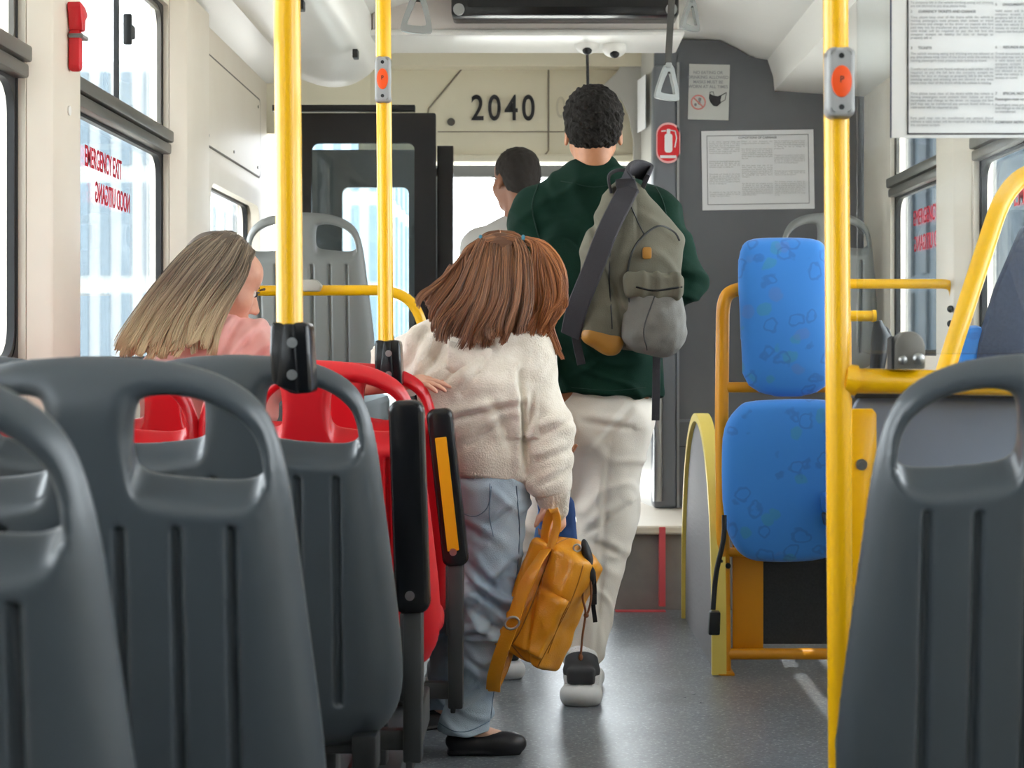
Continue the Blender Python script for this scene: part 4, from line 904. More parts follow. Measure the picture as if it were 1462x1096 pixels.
def hand(v, w, f, nrm, s=1.0, curl=(20, 30, 25), spread=7, side=1, thumb=(.5, .6)):
    """w wrist, f finger direction, nrm back-of-hand normal, side +1: thumb towards cross(f, nrm)"""
    f = unit(f); n = unit(nrm - f * np.dot(nrm, f)); l = np.cross(f, n) * side
    v.cone(w, w + f * .03 * s, .022 * s, .026 * s, .015, (n, .75))
    v.box(w + f * .052 * s, np.array([.040, .044, .013]) * s, np.stack([l, f, n], 1), .012 * s, .015)
    for i, (x, L_) in enumerate(((.030, .070), (.011, .078), (-.010, .073), (-.029, .057))):
        sp = math.radians(spread * (1.3 - i)); d = unit(f * math.cos(sp) + l * math.sin(sp)); p = w + f * .088 * s + l * x * s; ang = 0; r = .0088 * s
        for j, (ph, cu) in enumerate(zip((.44, .31, .25), curl)):
            ang += math.radians(cu * (1 + .12 * (i - 1))); dd = d * math.cos(ang) - n * math.sin(ang); q_ = p + dd * L_ * ph * s; v.cone(p, q_, r, r * .9, .004); p = q_; r *= .9
    p = w + f * .028 * s + l * .030 * s; d = unit(l * thumb[0] + f * thumb[1] - n * .25)
    v.cone(p, p + d * .034 * s, .013 * s, .0105 * s, .012); q_ = p + d * .034 * s; d2 = unit(d * .8 + f * .5 - n * .2); v.cone(q_, q_ + d2 * .028 * s, .0105 * s, .008 * s, .005)
def body(parent, m, J, s, R, hs, hands, h=.006, name='body', slim=1.0):
    """one continuous skin surface over the joints"""
    A = np.array([p for k_, p in J.items()]); v = Vol(A.min(0) - .17, A.max(0) + .17, h); sl_ = slim * s
    head(v, J['head'], R, hs, J['neck'], .050)
    ac = unit(J['shR'] - J['shL']); dp = unit(np.cross(ac, J['neck'] - J['pelvis']))
    v.cone(J['pelvis'], J['chest'], .115 * sl_, .115 * sl_, .05, (dp, .72)); v.cone(J['chest'], J['neck'] - unit(J['neck'] - J['chest']) * .05, .11 * sl_, .055 * sl_, .05, (dp, .75))
    for sd in 'LR':
        v.cone(J['neck'] * .55 + J['chest'] * .45, J['sh' + sd], .05 * sl_, .043 * sl_, .04); v.cone(J['sh' + sd], J['el' + sd], .042 * sl_, .034 * sl_, .02); v.cone(J['el' + sd], J['wr' + sd], .034 * sl_, .022 * sl_, .015)
        v.cone(J['hip' + sd], J['kn' + sd], .070 * sl_, .047 * sl_, .04); v.cone(J['kn' + sd], J['an' + sd], .046 * sl_, .032 * sl_, .02); v.cone(J['an' + sd], J['to' + sd], .030 * sl_, .022 * sl_, .02)
    for hd in hands: hand(v, **hd)
    return v.build(name, m, parent, 2)

# ---- man in the green shirt
D0 = 4.83
man = thing('person', 'man in a dark green shirt and pale trousers walking away with a grey backpack', 'person', (P(838, 0, D0)[0], D0, 0))
J = dict(head=P(847, 190, D0), neck=P(848, 262, D0 - .01), chest=P(848, 360, D0), pelvis=P(858, 560, D0), shL=P(762, 308, D0), shR=P(938, 306, D0), elL=P(748, 455, D0 - .03), wrL=P(790, 590, D0 - .12),
         elR=P(975, 400, D0 + .02), wrR=P(930, 440, D0 + .27), hipL=P(812, 570, D0), hipR=P(893, 570, D0), knL=P(772, 745, 5.00), knR=P(862, 755, 4.86), anL=P(728, 925, 5.18), anR=P(831, 952, 4.84), toL=P(716, 952, 5.32), toR=P(828, 985, 5.02))
Rm = frame((.0, 1, -.06))
body(man, M_skin_m, J, 1.0, Rm, 1.0, [dict(w=J['wrL'], f=P(797, 680, D0 - .14) - J['wrL'], nrm=np.array([-1, 0, 0.]), curl=(40, 60, 40), side=1), dict(w=J['wrR'], f=np.array([-.5, 1, .1]), nrm=np.array([.5, .3, .8]), side=-1)])
face_details(J['head'], Rm, 1.0, man, mat('brown_lips', '8A4F45', .5), M_black)
v = Vol(J['head'] - .2, J['head'] + .2, .004); g = lambda x, y, z: J['head'] + Rm @ np.array([x, y, z])
v.ell(g(0, -.012, .052), (.086, .106, .086), Rm, .02); v.ell(g(0, -.050, -.004), (.078, .066, .060), Rm, .03)
v.cut(lambda X, Y, Z: (X - J['head'][0]) * Rm[0, 1] + (Y - J['head'][1]) * -Rm[1, 1] + .062 + .55 * (Z - J['head'][2] - .02).clip(-.1, .0) * -1 - .0, .02)
hair_disp = lambda V: .0045 * noise(V, 38, 5, 2) + .003 * noise(V, 75, 8, 1)
v.build('hair', mat('black_curls', '17130F', .75, bump=.8, bscale=160, spec=.25), man, 1, hair_disp)
M_green = mat('green_cotton', '08231A', .85, col2='0B2B20', nscale=6, bump=.15, bscale=400, spec=.15)
v = Vol(P(700, 600, D0 - .3) - [0, .0, .0], P(1020, 225, D0 + .42), .006)
ac = ex; ch = J['chest']
v.cone(P(848, 330, D0), P(852, 420, D0), .185, .175, .06, (ey, .62)); v.cone(P(852, 420, D0), P(866, 575, D0), .170, .168, .06, (ey, .72)); v.cone(P(848, 280, D0 - .01), P(848, 340, D0), .085, .16, .07, (ey, .72))
v.cone(P(848, 252, D0 - .005), P(848, 285, D0), .062, .085, .03)
for sg, a_, b_ in ((-1, 'shL', 'elL'), (1, 'shR', 'elR')): v.cone(P(848, 285, D0), J[a_], .085, .070, .05); v.cone(J[a_], J[b_], .070, .062, .03)
v.cone(J['elL'], J['wrL'], .060, .046, .03); v.cone(J['elR'], J['wrR'], .060, .048, .03)
v.cut(lambda X, Y, Z: Z - (P(0, 562, D0)[2]) + .06 * (X - .2), .008)
def dsp(V):
    d = .007 * noise(V, 3.2, 21, 3) + .005 * folds(V, (.5, .1, 1), 9, 22, .9, 4) + .005 * folds(V, (-.6, .1, 1), 7, 24, .9, 4); z = V[:, 2]; el = bumpat(V, J['elR'], .13)
    d += .010 * el * folds(V, (.3, .2, 1), 11, 3, .4, 2) + .007 * folds(V, (.25, 0, 1), 5, 6, .8, 3) * np.exp(-((z - 1.10) / .18) ** 2) + .006 * folds(V, (1, .2, .35), 7, 9, .6, 3)
    return d - .004
sh = v.build('shirt', M_green, man, 2, dsp); sm_ = MB(); drape(sh, [(768, 266), (760, 300), (772, 350), (790, 400)], D0, .0022, sm_); drape(sh, [(932, 262), (946, 300), (950, 340)], D0, .0022, sm_); drape(sh, [(800, 262), (848, 272), (905, 262)], D0, .0016, sm_); drape(sh, [(815, 552), (870, 556), (918, 552)], D0, .0014, sm_); sm_.build('seams', mat('green_thread', '0A2A20', .9), sh)
v = Vol(J['neck'] - .12, J['neck'] + .12, .0045); cn = P(848, 253, D0 - .002)
v.cone(cn + [0, 0, -.028], cn + [0, .006, .020], .076, .067, .01); v.cut(lambda X, Y, Z: np.sqrt((X - cn[0]) ** 2 + (Y - cn[1] - .01) ** 2) - .057, .004); v.cut(lambda X, Y, Z: cn[2] + .024 - Z + .30 * (Y - cn[1]), .003)
v.build('collar', M_green, man, 2)
M_cream_t = mat('cream_cotton', 'E2DACE', .85, col2='E6DFD4', nscale=8, bump=.12, bscale=350, spec=.3)
v = Vol((P(690, 0, D0)[0], 4.55, .03), (P(950, 0, D0)[0], 5.42, P(0, 520, D0)[2]), .006)
v.cone(P(862, 560, D0), P(862, 590, D0), .128, .138, .05, (ey, .72))
v.cone(P(883, 600, D0), J['knR'] + [.006, 0, .02], .100, .086, .05, (ex, .95)); v.cone(J['knR'] + [.006, 0, .02], J['anR'] + [0, 0, .055], .084, .070, .04)
v.cone(P(830, 600, D0), J['knL'], .095, .085, .05, (ex, .9)); v.cone(J['knL'], J['anL'] + [0, 0, .04], .082, .068, .04)
v.cut(lambda X, Y, Z: np.where(Y < 5.0, Z - .125 + .02 * (X - .15), Z - .085), .006) if False else None
v.box(J['anR'] + [0, 0, -.075], (.16, .13, .075), rnd=.004, k=.006, op='sub'); v.box(J['anL'] + [0, .04, -.10], (.16, .16, .11), rnd=.004, k=.006, op='sub')
dsp = lambda V: .005 * noise(V, 3, 31, 3) + .004 * folds(V, (.6, .2, 1), 8, 34, .9, 4) + .006 * folds(V, (.5, 0, 1), 7, 33, .8, 4) * np.exp(-((V[:, 2] - .52) / .16) ** 2) + .004 * folds(V, (-.6, .2, 1), 6, 35, .8, 3) * np.exp(-((V[:, 2] - .18) / .12) ** 2) + .006 * folds(V, (.7, .1, 1), 6, 37, .6, 3) * np.exp(-((V[:, 2] - .82) / .1) ** 2) - .004 + crease(V, P(905, 575, D0), P(845, 640, D0), .010, .010, 4.85) + crease(V, P(900, 610, D0), P(830, 600, D0), .009, .008, 4.85) + crease(V, P(895, 720, D0), P(835, 760, D0), .010, .009, 4.9) + crease(V, P(885, 790, D0), P(845, 770, D0), .009, .008, 4.9) + crease(V, P(868, 640, D0), P(850, 930, D0), .010, .006, 4.9)
v.build('trousers', M_cream_t, man, 2, dsp)
def sneaker(c, f, s=1.0, side=1):
    f = unit(f); l = np.cross(f, ez); R = np.stack([l, f, ez], 1); g = lambda x, y, z: c + R @ (np.array([x, y, z]) * s)
    v = Vol(c - .22, c + .30, .005); v.box(g(0, .09, .020), np.array([.046, .145, .020]) * s, R, .018, .01); v.ell(g(0, -.030, .026), np.array([.048, .045, .028]) * s, R, .02); v.ell(g(0, .20, .022), np.array([.048, .05, .022]) * s, R, .02)
    sole = v.build('sole', mat('white_rubber', 'D8D8D6', .5), man, 2)
    v = Vol(c - .22, c + .30, .005); v.ell(g(0, .0, .058), np.array([.043, .052, .045]) * s, R, .03); v.ell(g(0, .10, .050), np.array([.042, .105, .036]) * s, R, .03); v.cone(g(0, .0, .08), g(0, .005, .108), .040 * s, .040 * s, .02)
    up = v.build('shoe', mat('white_mesh', 'E2E1E0', .6, bump=.4, bscale=300), man, 2)
    v = Vol(c - .22, c + .30, .005); v.cone(g(0, -.004, .078), g(0, -.004, .096), .045 * s, .040 * s, .015); v.box(g(0, -.046, .070), np.array([.034, .010, .020]) * s, R, .01, .01); v.build('heel_collar', mat('charcoal_knit', '3A3B3D', .8), up, 2)
sneaker(P(830, 997, D0) * [1, 1, 0] + [0, -.03, .0], (.06, 1, 0), 1.22); sneaker(P(722, 0, 5.18) * [1, 1, 0], (-.1, 1, 0), 1.15)

# ---- grey backpack hanging on his right shoulder
M_pack = mat('olive_grey_canvas', '615E53', .8, col2='6A675B', nscale=9, bump=.15, bscale=300, spec=.15); M_strap = mat('charcoal_webbing', '2D2B31', .8, bump=.3, bscale=500); M_leath = mat('tan_leather', '9A6A20', .55)
bp = thing('backpack', 'grey-green backpack with tan leather base hanging on the shoulder of the man', 'backpack', P(900, 505, 4.58))
Db = 4.60; Rb = rot(9, 'Y'); v = Vol(P(780, 540, Db - .25) , P(1010, 225, Db + .2), .005)
v.cone(P(896, 425, Db), P(902, 350, Db), .134, .118, .06, (ey, .62)); v.cone(P(902, 350, Db), P(893, 282, Db + .01), .118, .045, .06, (ey, .62)); v.box(P(893, 445, Db), (.128, .080, .085), Rb, .06, .05)
dsp = lambda V: .006 * noise(V, 4, 41, 3) - .014 * np.exp(-((V[:, 0] - P(870, 0, Db)[0] + .32 * (V[:, 2] - 1.2)) / .012) ** 2) * (V[:, 2] > 1.06) + .012 * folds(V, (1, 0, -.25), 7, 43, .3, 2) * (V[:, 2] > 1.05) * (V[:, 0] < P(905, 0, Db)[0]) + .006 * folds(V, (.3, 0, 1), 8, 45, .7, 3)
pk = v.build('main_bag', M_pack, bp, 2, dsp); pk_off = 0
v = Vol(P(860, 520, Db - .25), P(1000, 400, Db + .12), .005); v.box(P(931, 455, Db - .055), (.080, .065, .092), rot(6, 'Y'), .045, .02); v.ell(P(940, 470, Db - .08), (.066, .055, .07), k=.05)
fp = v.build('front_pocket', mat('pocket_canvas', '6E6D68', .75, bump=.15, bscale=300), bp, 2, lambda V: .007 * noise(V, 8, 47, 3))
v = Vol(P(870, 440, Db - .25), P(1000, 340, Db + .12), .005); v.box(P(933, 408, Db - .070), (.080, .060, .034), rot(3, 'Y'), .018, .02)
fl = v.build('pocket_flap', M_pack, bp, 2, lambda V: .006 * folds(V, (1, 0, 0), 22, 49, .2, 2))
v = Vol(P(810, 525, Db - .2), P(920, 430, Db + .15), .005); v.box(P(860, 482, Db - .005), (.060, .078, .036), rot(28, 'Y'), .03, .02); v.build('leather_base', M_leath, bp, 2, lambda V: .003 * noise(V, 8, 51, 2))
MB().prism(rrect(-.012, -.016, .012, .016, .006), P(924, 361, Db - .110), ex, ez, ey, .03, bev=.002).build('badge', M_leath, bp)
zp = MB(); drape(pk, [(897, 505), (898, 450), (893, 400), (900, 362), (918, 338), (940, 325), (960, 333), (968, 345)], Db, .003, zp); drape(pk, [(895, 290), (908, 320), (918, 340)], Db, .0022, zp); drape(pk, [(880, 300), (868, 380), (872, 470)], Db, .002, zp)
drape(fl, [(904, 412), (930, 417), (968, 412)], Db, .0028, zp); drape(fp, [(930, 425), (915, 470), (920, 500)], Db, .0018, zp); zp.build('zip', M_black, bp)
MB().ribbon([P(898, 268, Db - .05), P(868, 328, Db - .135), P(846, 385, Db - .128), P(824, 440, Db - .10), P(815, 478, Db - .02)], np.array([.9, -.25, -.35]), .058, .012).build('shoulder_strap', M_strap, bp)
MB().ribbon([P(900, 282, Db - .02), P(892, 252, Db - .06), P(905, 241, Db + .02), P(925, 247, Db + .08), P(920, 262, Db - .01)], np.array([.35, -.4, .8]), .055, .012).build('shoulder_strap', M_strap, bp)
MB().ribbon([P(872, 275, Db - .02), P(870, 250, Db - .03), P(890, 243, Db - .04), P(905, 262, Db - .02)], np.array([0, 1, .2]), .028, .008).build('carry_loop', M_strap, bp)
MB().ribbon([P(938, 490, Db + .03), P(937, 540, Db + .02), P(936, 600, Db + .02)], ex, .022, .006).build('loose_strap', M_strap, bp)
MB().ribbon([P(826, 450, Db + .0), P(822, 478, Db + .03), P(830, 520, Db + .05)], ex, .024, .006).build('loose_strap', M_strap, bp)

# ---- blue bag in his left hand, behind the yellow rucksack
v = Vol(P(740, 820, D0 - .35), P(850, 680, D0 + .05), .005); v.box(P(797, 752, D0 - .16), (.050, .045, .085), rot(-6, 'Y'), .02, .01); 
o = v.build('blue_bag', mat('navy_cloth', '1E3F73', .8), None, 2, lambda V: .006 * folds(V, (1, .2, .1), 12, 53, .5, 2)); recentre(o); tag(o, 'dark blue cloth bag hanging behind the hand that holds the yellow rucksack', 'bag')
MB().ribbon([P(786, 715, D0 - .16), P(788, 680, D0 - .155), P(797, 655, D0 - .14), P(806, 680, D0 - .155), P(808, 715, D0 - .16)], ey, .020, .004).build('handle', mat('navy_cloth', '1E3F73'), o)
MB().ribbon([P(776, 705, D0 - .15), P(771, 745, D0 - .17), P(764, 790, D0 - .17)], ex, .020, .005).build('strap', mat('light_blue_web', '6E9AD0', .8), o)

# ---- girl
Dg = 4.18
girl = thing('person', 'girl with long brown pigtails in a cream fleece jumper and light jeans', 'person', (P(690, 0, Dg)[0], Dg, 0))
hg = P(716, 397, Dg + .02); Rg = frame((-.05, 1, -.34), (-.04, 0, 1))
J = dict(head=hg, neck=P(712, 462, Dg - .01), chest=P(693, 540, Dg), pelvis=P(700, 680, Dg + .0), shL=P(620, 500, Dg + .02), shR=P(758, 508, Dg), elL=P(552, 520, Dg + .20), wrL=P(585, 545, Dg + .42),
         elR=P(784, 612, Dg - .03), wrR=P(790, 712, Dg - .04), hipL=P(684, 705, Dg + .03), hipR=P(714, 705, Dg - .02), knL=P(664, 840, Dg + .14), knR=P(700, 862, Dg - .02), anL=P(628, 1000, 4.46), anR=P(664, 1040, Dg), toL=P(640, 1024, 4.48), toR=P(728, 1056, Dg + .01))
body(girl, M_skin_g, J, .74, Rg, .90, [dict(w=J['wrR'], f=np.array([.08, 0, -1.]), nrm=np.array([.55, -.8, .0]), s=.80, curl=(45, 70, 50), spread=3, side=1), dict(w=J['wrL'], f=np.array([.5, 1, 0.]), nrm=np.array([0, 0, 1.]), s=.78, side=1)], h=.0052)
face_details(hg, Rg, .9, girl, mat('pink_lips', 'C97870', .5), mat('brown_brow', '5A3A24', .8))
M_fleece = mat('cream_fleece', 'DDD3C4', .95, col2='E6DDD0', nscale=40, bump=.30, bscale=230, sheen=.5, spec=.15)
v = Vol(P(500, 720, Dg - .25), P(850, 430, Dg + .6), .0055)
v.cone(P(698, 478, Dg), P(690, 540, Dg), .085, .135, .06, (ey, .72)); v.cone(P(690, 540, Dg), P(698, 655, Dg), .140, .118, .06, (ey, .78)); v.ell(P(697, 655, Dg), (.104, .090, .055), k=.04)
v.cone(P(705, 478, Dg), J['shL'], .070, .062, .05); v.cone(P(705, 482, Dg), J['shR'], .075, .060, .05)
v.cone(J['shL'], P(585, 520, Dg + .12), .075, .062, .05); v.cone(P(590, 510, Dg + .1), J['elL'], .066, .056, .04); v.cone(J['elL'], J['wrL'], .055, .045, .03)
v.cone(J['shR'], J['elR'], .066, .058, .035); v.cone(J['elR'], P(788, 690, Dg - .04), .058, .054, .03); v.ell(P(787, 690, Dg - .04), (.056, .052, .035), k=.02)
v.cut(lambda X, Y, Z: np.where(X < P(752, 0, Dg)[0], Z - (P(0, 682, Dg)[2] - .12 * (X - P(700, 0, Dg)[0])), 1.0), .006)
dsp = lambda V: .009 * noise(V, 4, 61, 3) + .013 * folds(V, (.55, 0, .84), 5, 63, .55, 3) * (V[:, 2] < 1.02) * (V[:, 0] < .0) * (V[:, 2] > .80) + .014 * folds(V, (1, 0, .35), 8, 66, .25, 2) * np.exp(-((V[:, 0] + .27) / .09) ** 2) * (V[:, 2] > .85) + .009 * bumpat(V, J['elR'], .10) * folds(V, (.2, 0, 1), 11, 67, .5, 2) - .004
dsp0 = dsp
CR = [((672, 500), (628, 552), .010, .014), ((706, 500), (662, 560), .008, .010), ((640, 480), (596, 560), .011, .014), ((612, 470), (572, 535), .011, .014), ((738, 576), (640, 600), .009, .016), ((730, 596), (655, 640), .010, .010), ((742, 530), (752, 672), .008, .022), ((760, 560), (756, 610), .008, .012), ((812, 600), (765, 622), .010, .012), ((815, 640), (768, 655), .009, .011), ((812, 668), (770, 690), .008, .010), ((700, 560), (735, 640), .010, .008)]
dsp = lambda V: dsp0(V) + sum(crease(V, P(*a, Dg), P(*b, Dg), w_, d_, Dg + .02) for a, b, w_, d_ in CR)
v.build('jumper', M_fleece, girl, 2, dsp)
rb = Vol(P(620, 720, Dg - .2), P(780, 640, Dg + .2), .004); rb.ell(P(698, 674, Dg), (.100, .085, .022), k=.01); rb.build('hem_rib', M_fleece, girl, 2, lambda V: .0025 * np.sin(np.arctan2(V[:, 1] - Dg, V[:, 0] - P(698, 0, Dg)[0]) * 70) - .0)
rb = Vol(P(740, 760, Dg - .2), P(840, 690, Dg + .1), .004); rb.cone(P(789, 706, Dg - .04), P(792, 726, Dg - .04), .044, .034, .01); rb.build('cuff', M_fleece, girl, 2, lambda V: .002 * np.sin(np.arctan2(V[:, 1] - Dg + .04, V[:, 0] - P(790, 0, Dg)[0]) * 40))
hd = MB()
v = Vol(P(630, 560, Dg - .3), P(780, 440, Dg + .1), .005); v.ell(P(672, 512, Dg - .085), (.065, .028, .046), rot(-20, 'Y'), .02); v.cone(P(640, 500, Dg - .08), P(690, 540, Dg - .095), .022, .014, .02)
v.build('hood', M_fleece, girl, 2, lambda V: .003 * noise(V, 20, 69, 2))
def denim_mat():
    m = mat('washed_denim', '93A5B7', .85, col2='B2C1CD', nscale=7, bump=.25, bscale=500, spec=.25); return m
M_den = denim_mat()
v = Vol(P(590, 1080, Dg - .25), P(790, 640, Dg + .5), .0052); v.ell(P(700, 700, Dg), (.094, .088, .085), k=.05)
v.cone(P(712, 715, Dg - .01), J['knR'] + [-.004, 0, .0], .076, .066, .05); v.cone(J['knR'] + [-.004, 0, 0], P(672, 985, Dg), .064, .054, .04); v.cone(P(672, 985, Dg), P(663, 1040, Dg), .054, .066, .03)
v.cone(P(688, 715, Dg + .03), J['knL'], .076, .062, .05); v.cone(J['knL'], J['anL'], .060, .052, .04)
v.box(P(663, 1082, Dg), (.14, .12, .062), rot(3, 'Y'), .003, .005, 'sub'); v.box(P(628, 1050, 4.46), (.10, .12, .055), rnd=.003, k=.005, op='sub')
def dsp(V):
    kz = P(0, 868, Dg)[2]; d = .004 * noise(V, 5, 71, 3) - .004
    d += .016 * folds(V, (.45, 0, 1), 12, 72, .7, 3.5) * np.exp(-((V[:, 2] - kz) / .085) ** 2) + .012 * folds(V, (-.5, .1, 1), 13, 74, .8, 4) * np.exp(-((V[:, 2] - kz + .05) / .12) ** 2) + .007 * folds(V, (.2, 0, 1), 12, 76, .4, 3) * np.exp(-((V[:, 2] - .10) / .06) ** 2) + .006 * folds(V, (.6, .2, 1), 11, 78, .8, 4)
    for a, b, w_, d_ in (((655, 790), (735, 850), .009, .014), ((660, 815), (728, 872), .008, .012), ((735, 800), (665, 870), .009, .012), ((662, 850), (722, 900), .008, .013), ((725, 885), (662, 905), .008, .011), ((650, 740), (690, 765), .008, .009), ((660, 930), (705, 960), .008, .008), ((648, 1000), (690, 975), .009, .010), ((735, 720), (700, 745), .008, .008)):
        d += crease(V, P(*a, Dg), P(*b, Dg), w_, d_)
    return d
je = v.build('jeans', M_den, girl, 2, dsp)
ps = MB(); drape(je, [(652, 684), (656, 722), (678, 733), (698, 718), (701, 686)], Dg, .0013, ps); drape(je, [(738, 690), (742, 760), (736, 830), (722, 900), (706, 980), (700, 1030)], Dg, .0016, ps); drape(je, [(703, 690), (700, 730), (706, 760)], Dg, .0013, ps); drape(je, [(628, 1030), (665, 1036), (699, 1026)], Dg, .0014, ps)
ps.build('pocket_stitching', mat('denim_thread', '66798C', .9), je)
def flat_shoe(c, f, s, parent):
    f = unit(f); l = np.cross(f, ez); R = np.stack([l, f, ez], 1); g = lambda x, y, z: c + R @ (np.array([x, y, z]) * s)
    v = Vol(c - .2, c + .22, .004); v.ell(g(0, -.02, .040), np.array([.034, .05, .036]) * s, R, .02); v.ell(g(0, .08, .034), np.array([.038, .090, .032]) * s, R, .03); v.ell(g(0, .125, .028), np.array([.036, .05, .026]) * s, R, .03); v.box(g(0, .05, .007), np.array([.034, .115, .007]) * s, R, .006, .004)
    v.ell(g(0, .01, .080), np.array([.028, .070, .034]) * s, R, .006, 'sub'); sh_ = v.build('flat_shoe', mat('black_leather', '1E1D22', .4), parent, 2)
    b_ = MB().sphere(g(.012, .105, .048), np.array([.012, .008, .005]) * s, 10).sphere(g(-.012, .105, .048), np.array([.012, .008, .005]) * s, 10).sphere(g(0, .105, .049), .005 * s, 8); b_.build('bow', mat('black_leather', '1E1D22'), sh_)
flat_shoe(P(668, 1079, Dg) * [1, 1, 0], (1, .06, 0), .82, girl); flat_shoe(P(612, 0, 4.46) * [1, 1, 0] , (.75, .6, 0), .80, girl)
# hair: scalp cap, long back locks and two tied pigtails
M_hg = hairmat('brown_girl_hair', '55331F', 'A06C48'); M_hg2 = hairmat('copper_girl_hair', '7A4423', 'C07A45')
g = lambda x, y, z: hg + Rg @ (np.array([x, y, z]) * .9)
v = Vol(hg - .2, hg + .2, .004); v.ell(g(0, -.016, .036), (.076, .092, .084), Rg, .02); v.ell(g(0, -.045, -.03), (.064, .055, .075), Rg, .04)
v.build('hair', mat('girl_scalp_hair', '5A3824', .5), girl, 1, lambda V: .0015 * noise(V, 30, 81, 2))
gd = []
for i, u in enumerate(np.linspace(0, 1, 9)):
    x0 = 690 + 52 * u; gd.append([P(x0 + (u - .5) * 8, 345, Dg - .035), P(674 + 84 * u, 370, Dg - .085), P(656 + 108 * u - 4 * math.sin(u * 9), 425, Dg - .115), P(626 + 132 * u, 462 + 10 * math.sin(u * 3.1), Dg - .12), P(616 + 140 * u, 478 + 16 * math.sin(u * 3.1) - 8 * (u > .8), Dg - .115)])
top = []
for x_ in (-1, 1):
    tie = P(716 + 31 * x_, 343, Dg - .02)
    link('hair_lock', strands([[hg + Rg @ (np.array([.001 * x_, yy * 1.06, zz + .007]) * .9), hg + Rg @ (np.array([.040 * x_, yy * 1.03 - .004, zz - .001]) * .9), tie] for yy, zz in ((.075, .090), (.04, .112), (0, .123), (-.04, .119), (-.075, .100), (-.098, .070))], 900, (.001, .004), .0013, 10, 30 + x_, .001, .2, clumps=60, csz=.8), M_hg, girl)
link('hair_lock', strands(gd, 3600, (.006, .020), .0013, 18, 5, .010, clumps=70), M_hg, girl)
gl = [[P(686, 343, Dg - .02), P(664, 362, Dg - .05), P(640 + a, 398, Dg - .07), P(616 + a, 432 + b, Dg - .08), P(604 + a * 1.4, 452 + b, Dg - .08)] for a, b in ((-4, -12), (4, 0), (14, 12), (24, 18))]
link('hair_lock', strands(gl, 1200, (.003, .018), .0013, 16, 6, .010, clumps=18), M_hg, girl)
gr = [[P(750, 343, Dg - .02), P(776 + a * .4, 352, Dg - .04), P(796 + a, 386, Dg - .05), P(800 + a, 430, Dg - .05), P(786 + a, 462 + b, Dg - .05), P(776 + a, 484 + b, Dg - .05)] for a, b in ((-32, 0), (-18, 4), (-6, -4), (6, -20))]
link('pigtail', strands(gr, 2400, (.004, .026), .0014, 18, 9, .014, clumps=36), M_hg2, girl)
link('pigtail', strands([[P(772, 440, Dg - .04), P(788, 490, Dg - .03), P(800, 514, Dg - .03)], [P(786, 440, Dg - .04), P(796, 480, Dg - .03), P(806, 512, Dg - .03)]], 90, (.004, .006), .0013, 10, 10, .003, clumps=3), M_hg2, girl)
link('pigtail', strands([[P(640, 380, Dg + .02), P(622, 408, Dg + .04), P(606, 436, Dg + .04)], [P(650, 390, Dg + .02), P(630, 420, Dg + .04), P(612, 440, Dg + .04)]], 300, (.006, .012), .0014, 10, 12, .004, clumps=8), M_hg, girl)
MB().tube(list(smoothline([hg + Rg @ (np.array([0, yy * 1.06, zz + .0085]) * .9) for yy, zz in ((.04, .112), (0, .123), (-.04, .119), (-.075, .100), (-.095, .074))])), .0016, 6).build('parting', M_skin_g, girl)
for px in (686, 747):
    MB().tube([P(px, 343, Dg - .02) + .010 * (math.cos(a) * ez + math.sin(a) * ey) for a in np.linspace(0, 6.283, 15)], .0045, 8, caps=False).build('hair_tie', mat('teal_tie', '3B7C93', .6), girl)

# ---- yellow leather rucksack hanging from the girl's hand
M_bag = mat('yellow_leather', 'D58A16', .33, col2='E29B26', nscale=5, bump=.12, bscale=250, spec=.5)
Dk = Dg - .05; bag = thing('rucksack', 'mustard yellow leather rucksack hanging open from the hand of the girl', 'bag', P(765, 945, Dk))
c = P(783, 858, Dk); Rk = rot(24, 'Y') @ rot(-32, 'Z')       # local: x width, y depth, z height
gk = lambda x, y, z: c + Rk @ np.array([x, y, z])
v = Vol(c - .26, c + .26, .0045); v.box(gk(0, 0, -.01), (.080, .060, .145), Rk, .014, .01); v.box(gk(.03, -.03, .085), (.050, .042, .055), Rk, .02, .02); v.ell(gk(-.01, .01, .125), (.078, .052, .040), Rk, .03)
v.box(gk(.035, -.062, -.050), (.048, .018, .080), Rk, .010, .006)
def dsp(V):
    L_ = (V - c) @ Rk; return .008 * folds(L_, (1, .4, .15), 9, 91, .35, 2) * np.clip((L_[:, 2] + .12) / .15, 0, 1) + .005 * noise(L_, 6, 93, 3) - .003 - .006 * np.exp(-((L_[:, 0] + .3 * L_[:, 2] - .0) / .006) ** 2) * (L_[:, 1] < 0)
bb = v.build('bag_body', M_bag, bag, 2, dsp); sm_ = MB()
drape(bb, [(838, 772), (822, 830), (795, 890), (768, 942)], Dk, .0018, sm_); drape(bb, [(790, 775), (770, 830), (745, 890), (730, 915)], Dk, .0018, sm_); drape(bb, [(730, 915), (750, 935), (768, 944)], Dk, .0018, sm_); drape(bb, [(790, 775), (815, 768), (838, 772)], Dk, .0018, sm_); drape(bb, [(812, 850), (800, 875), (782, 925)], Dk, .0016, sm_)
sm_.build('piping', mat('dark_leather_edge', '9C5E10', .5), bb)
v = Vol(c - .3, c + .3, .0045); v.ell(P(840, 802, Dk - .035), (.014, .030, .060), rot(-12, 'Y'), .01); v.build('black_lining', mat('black_lining', '0E0E10', .6), bag, 2)
S1 = unit(np.array([.8, -.6, .1]))
MB().ribbon([P(776, 790, Dk - .01), P(779, 755, Dk - .01), P(786, 733, Dk - .03), P(792, 730, Dk - .05), P(795, 750, Dk - .05), P(786, 782, Dk - .05)], S1, .024, .004).build('grab_handle', M_bag, bag)
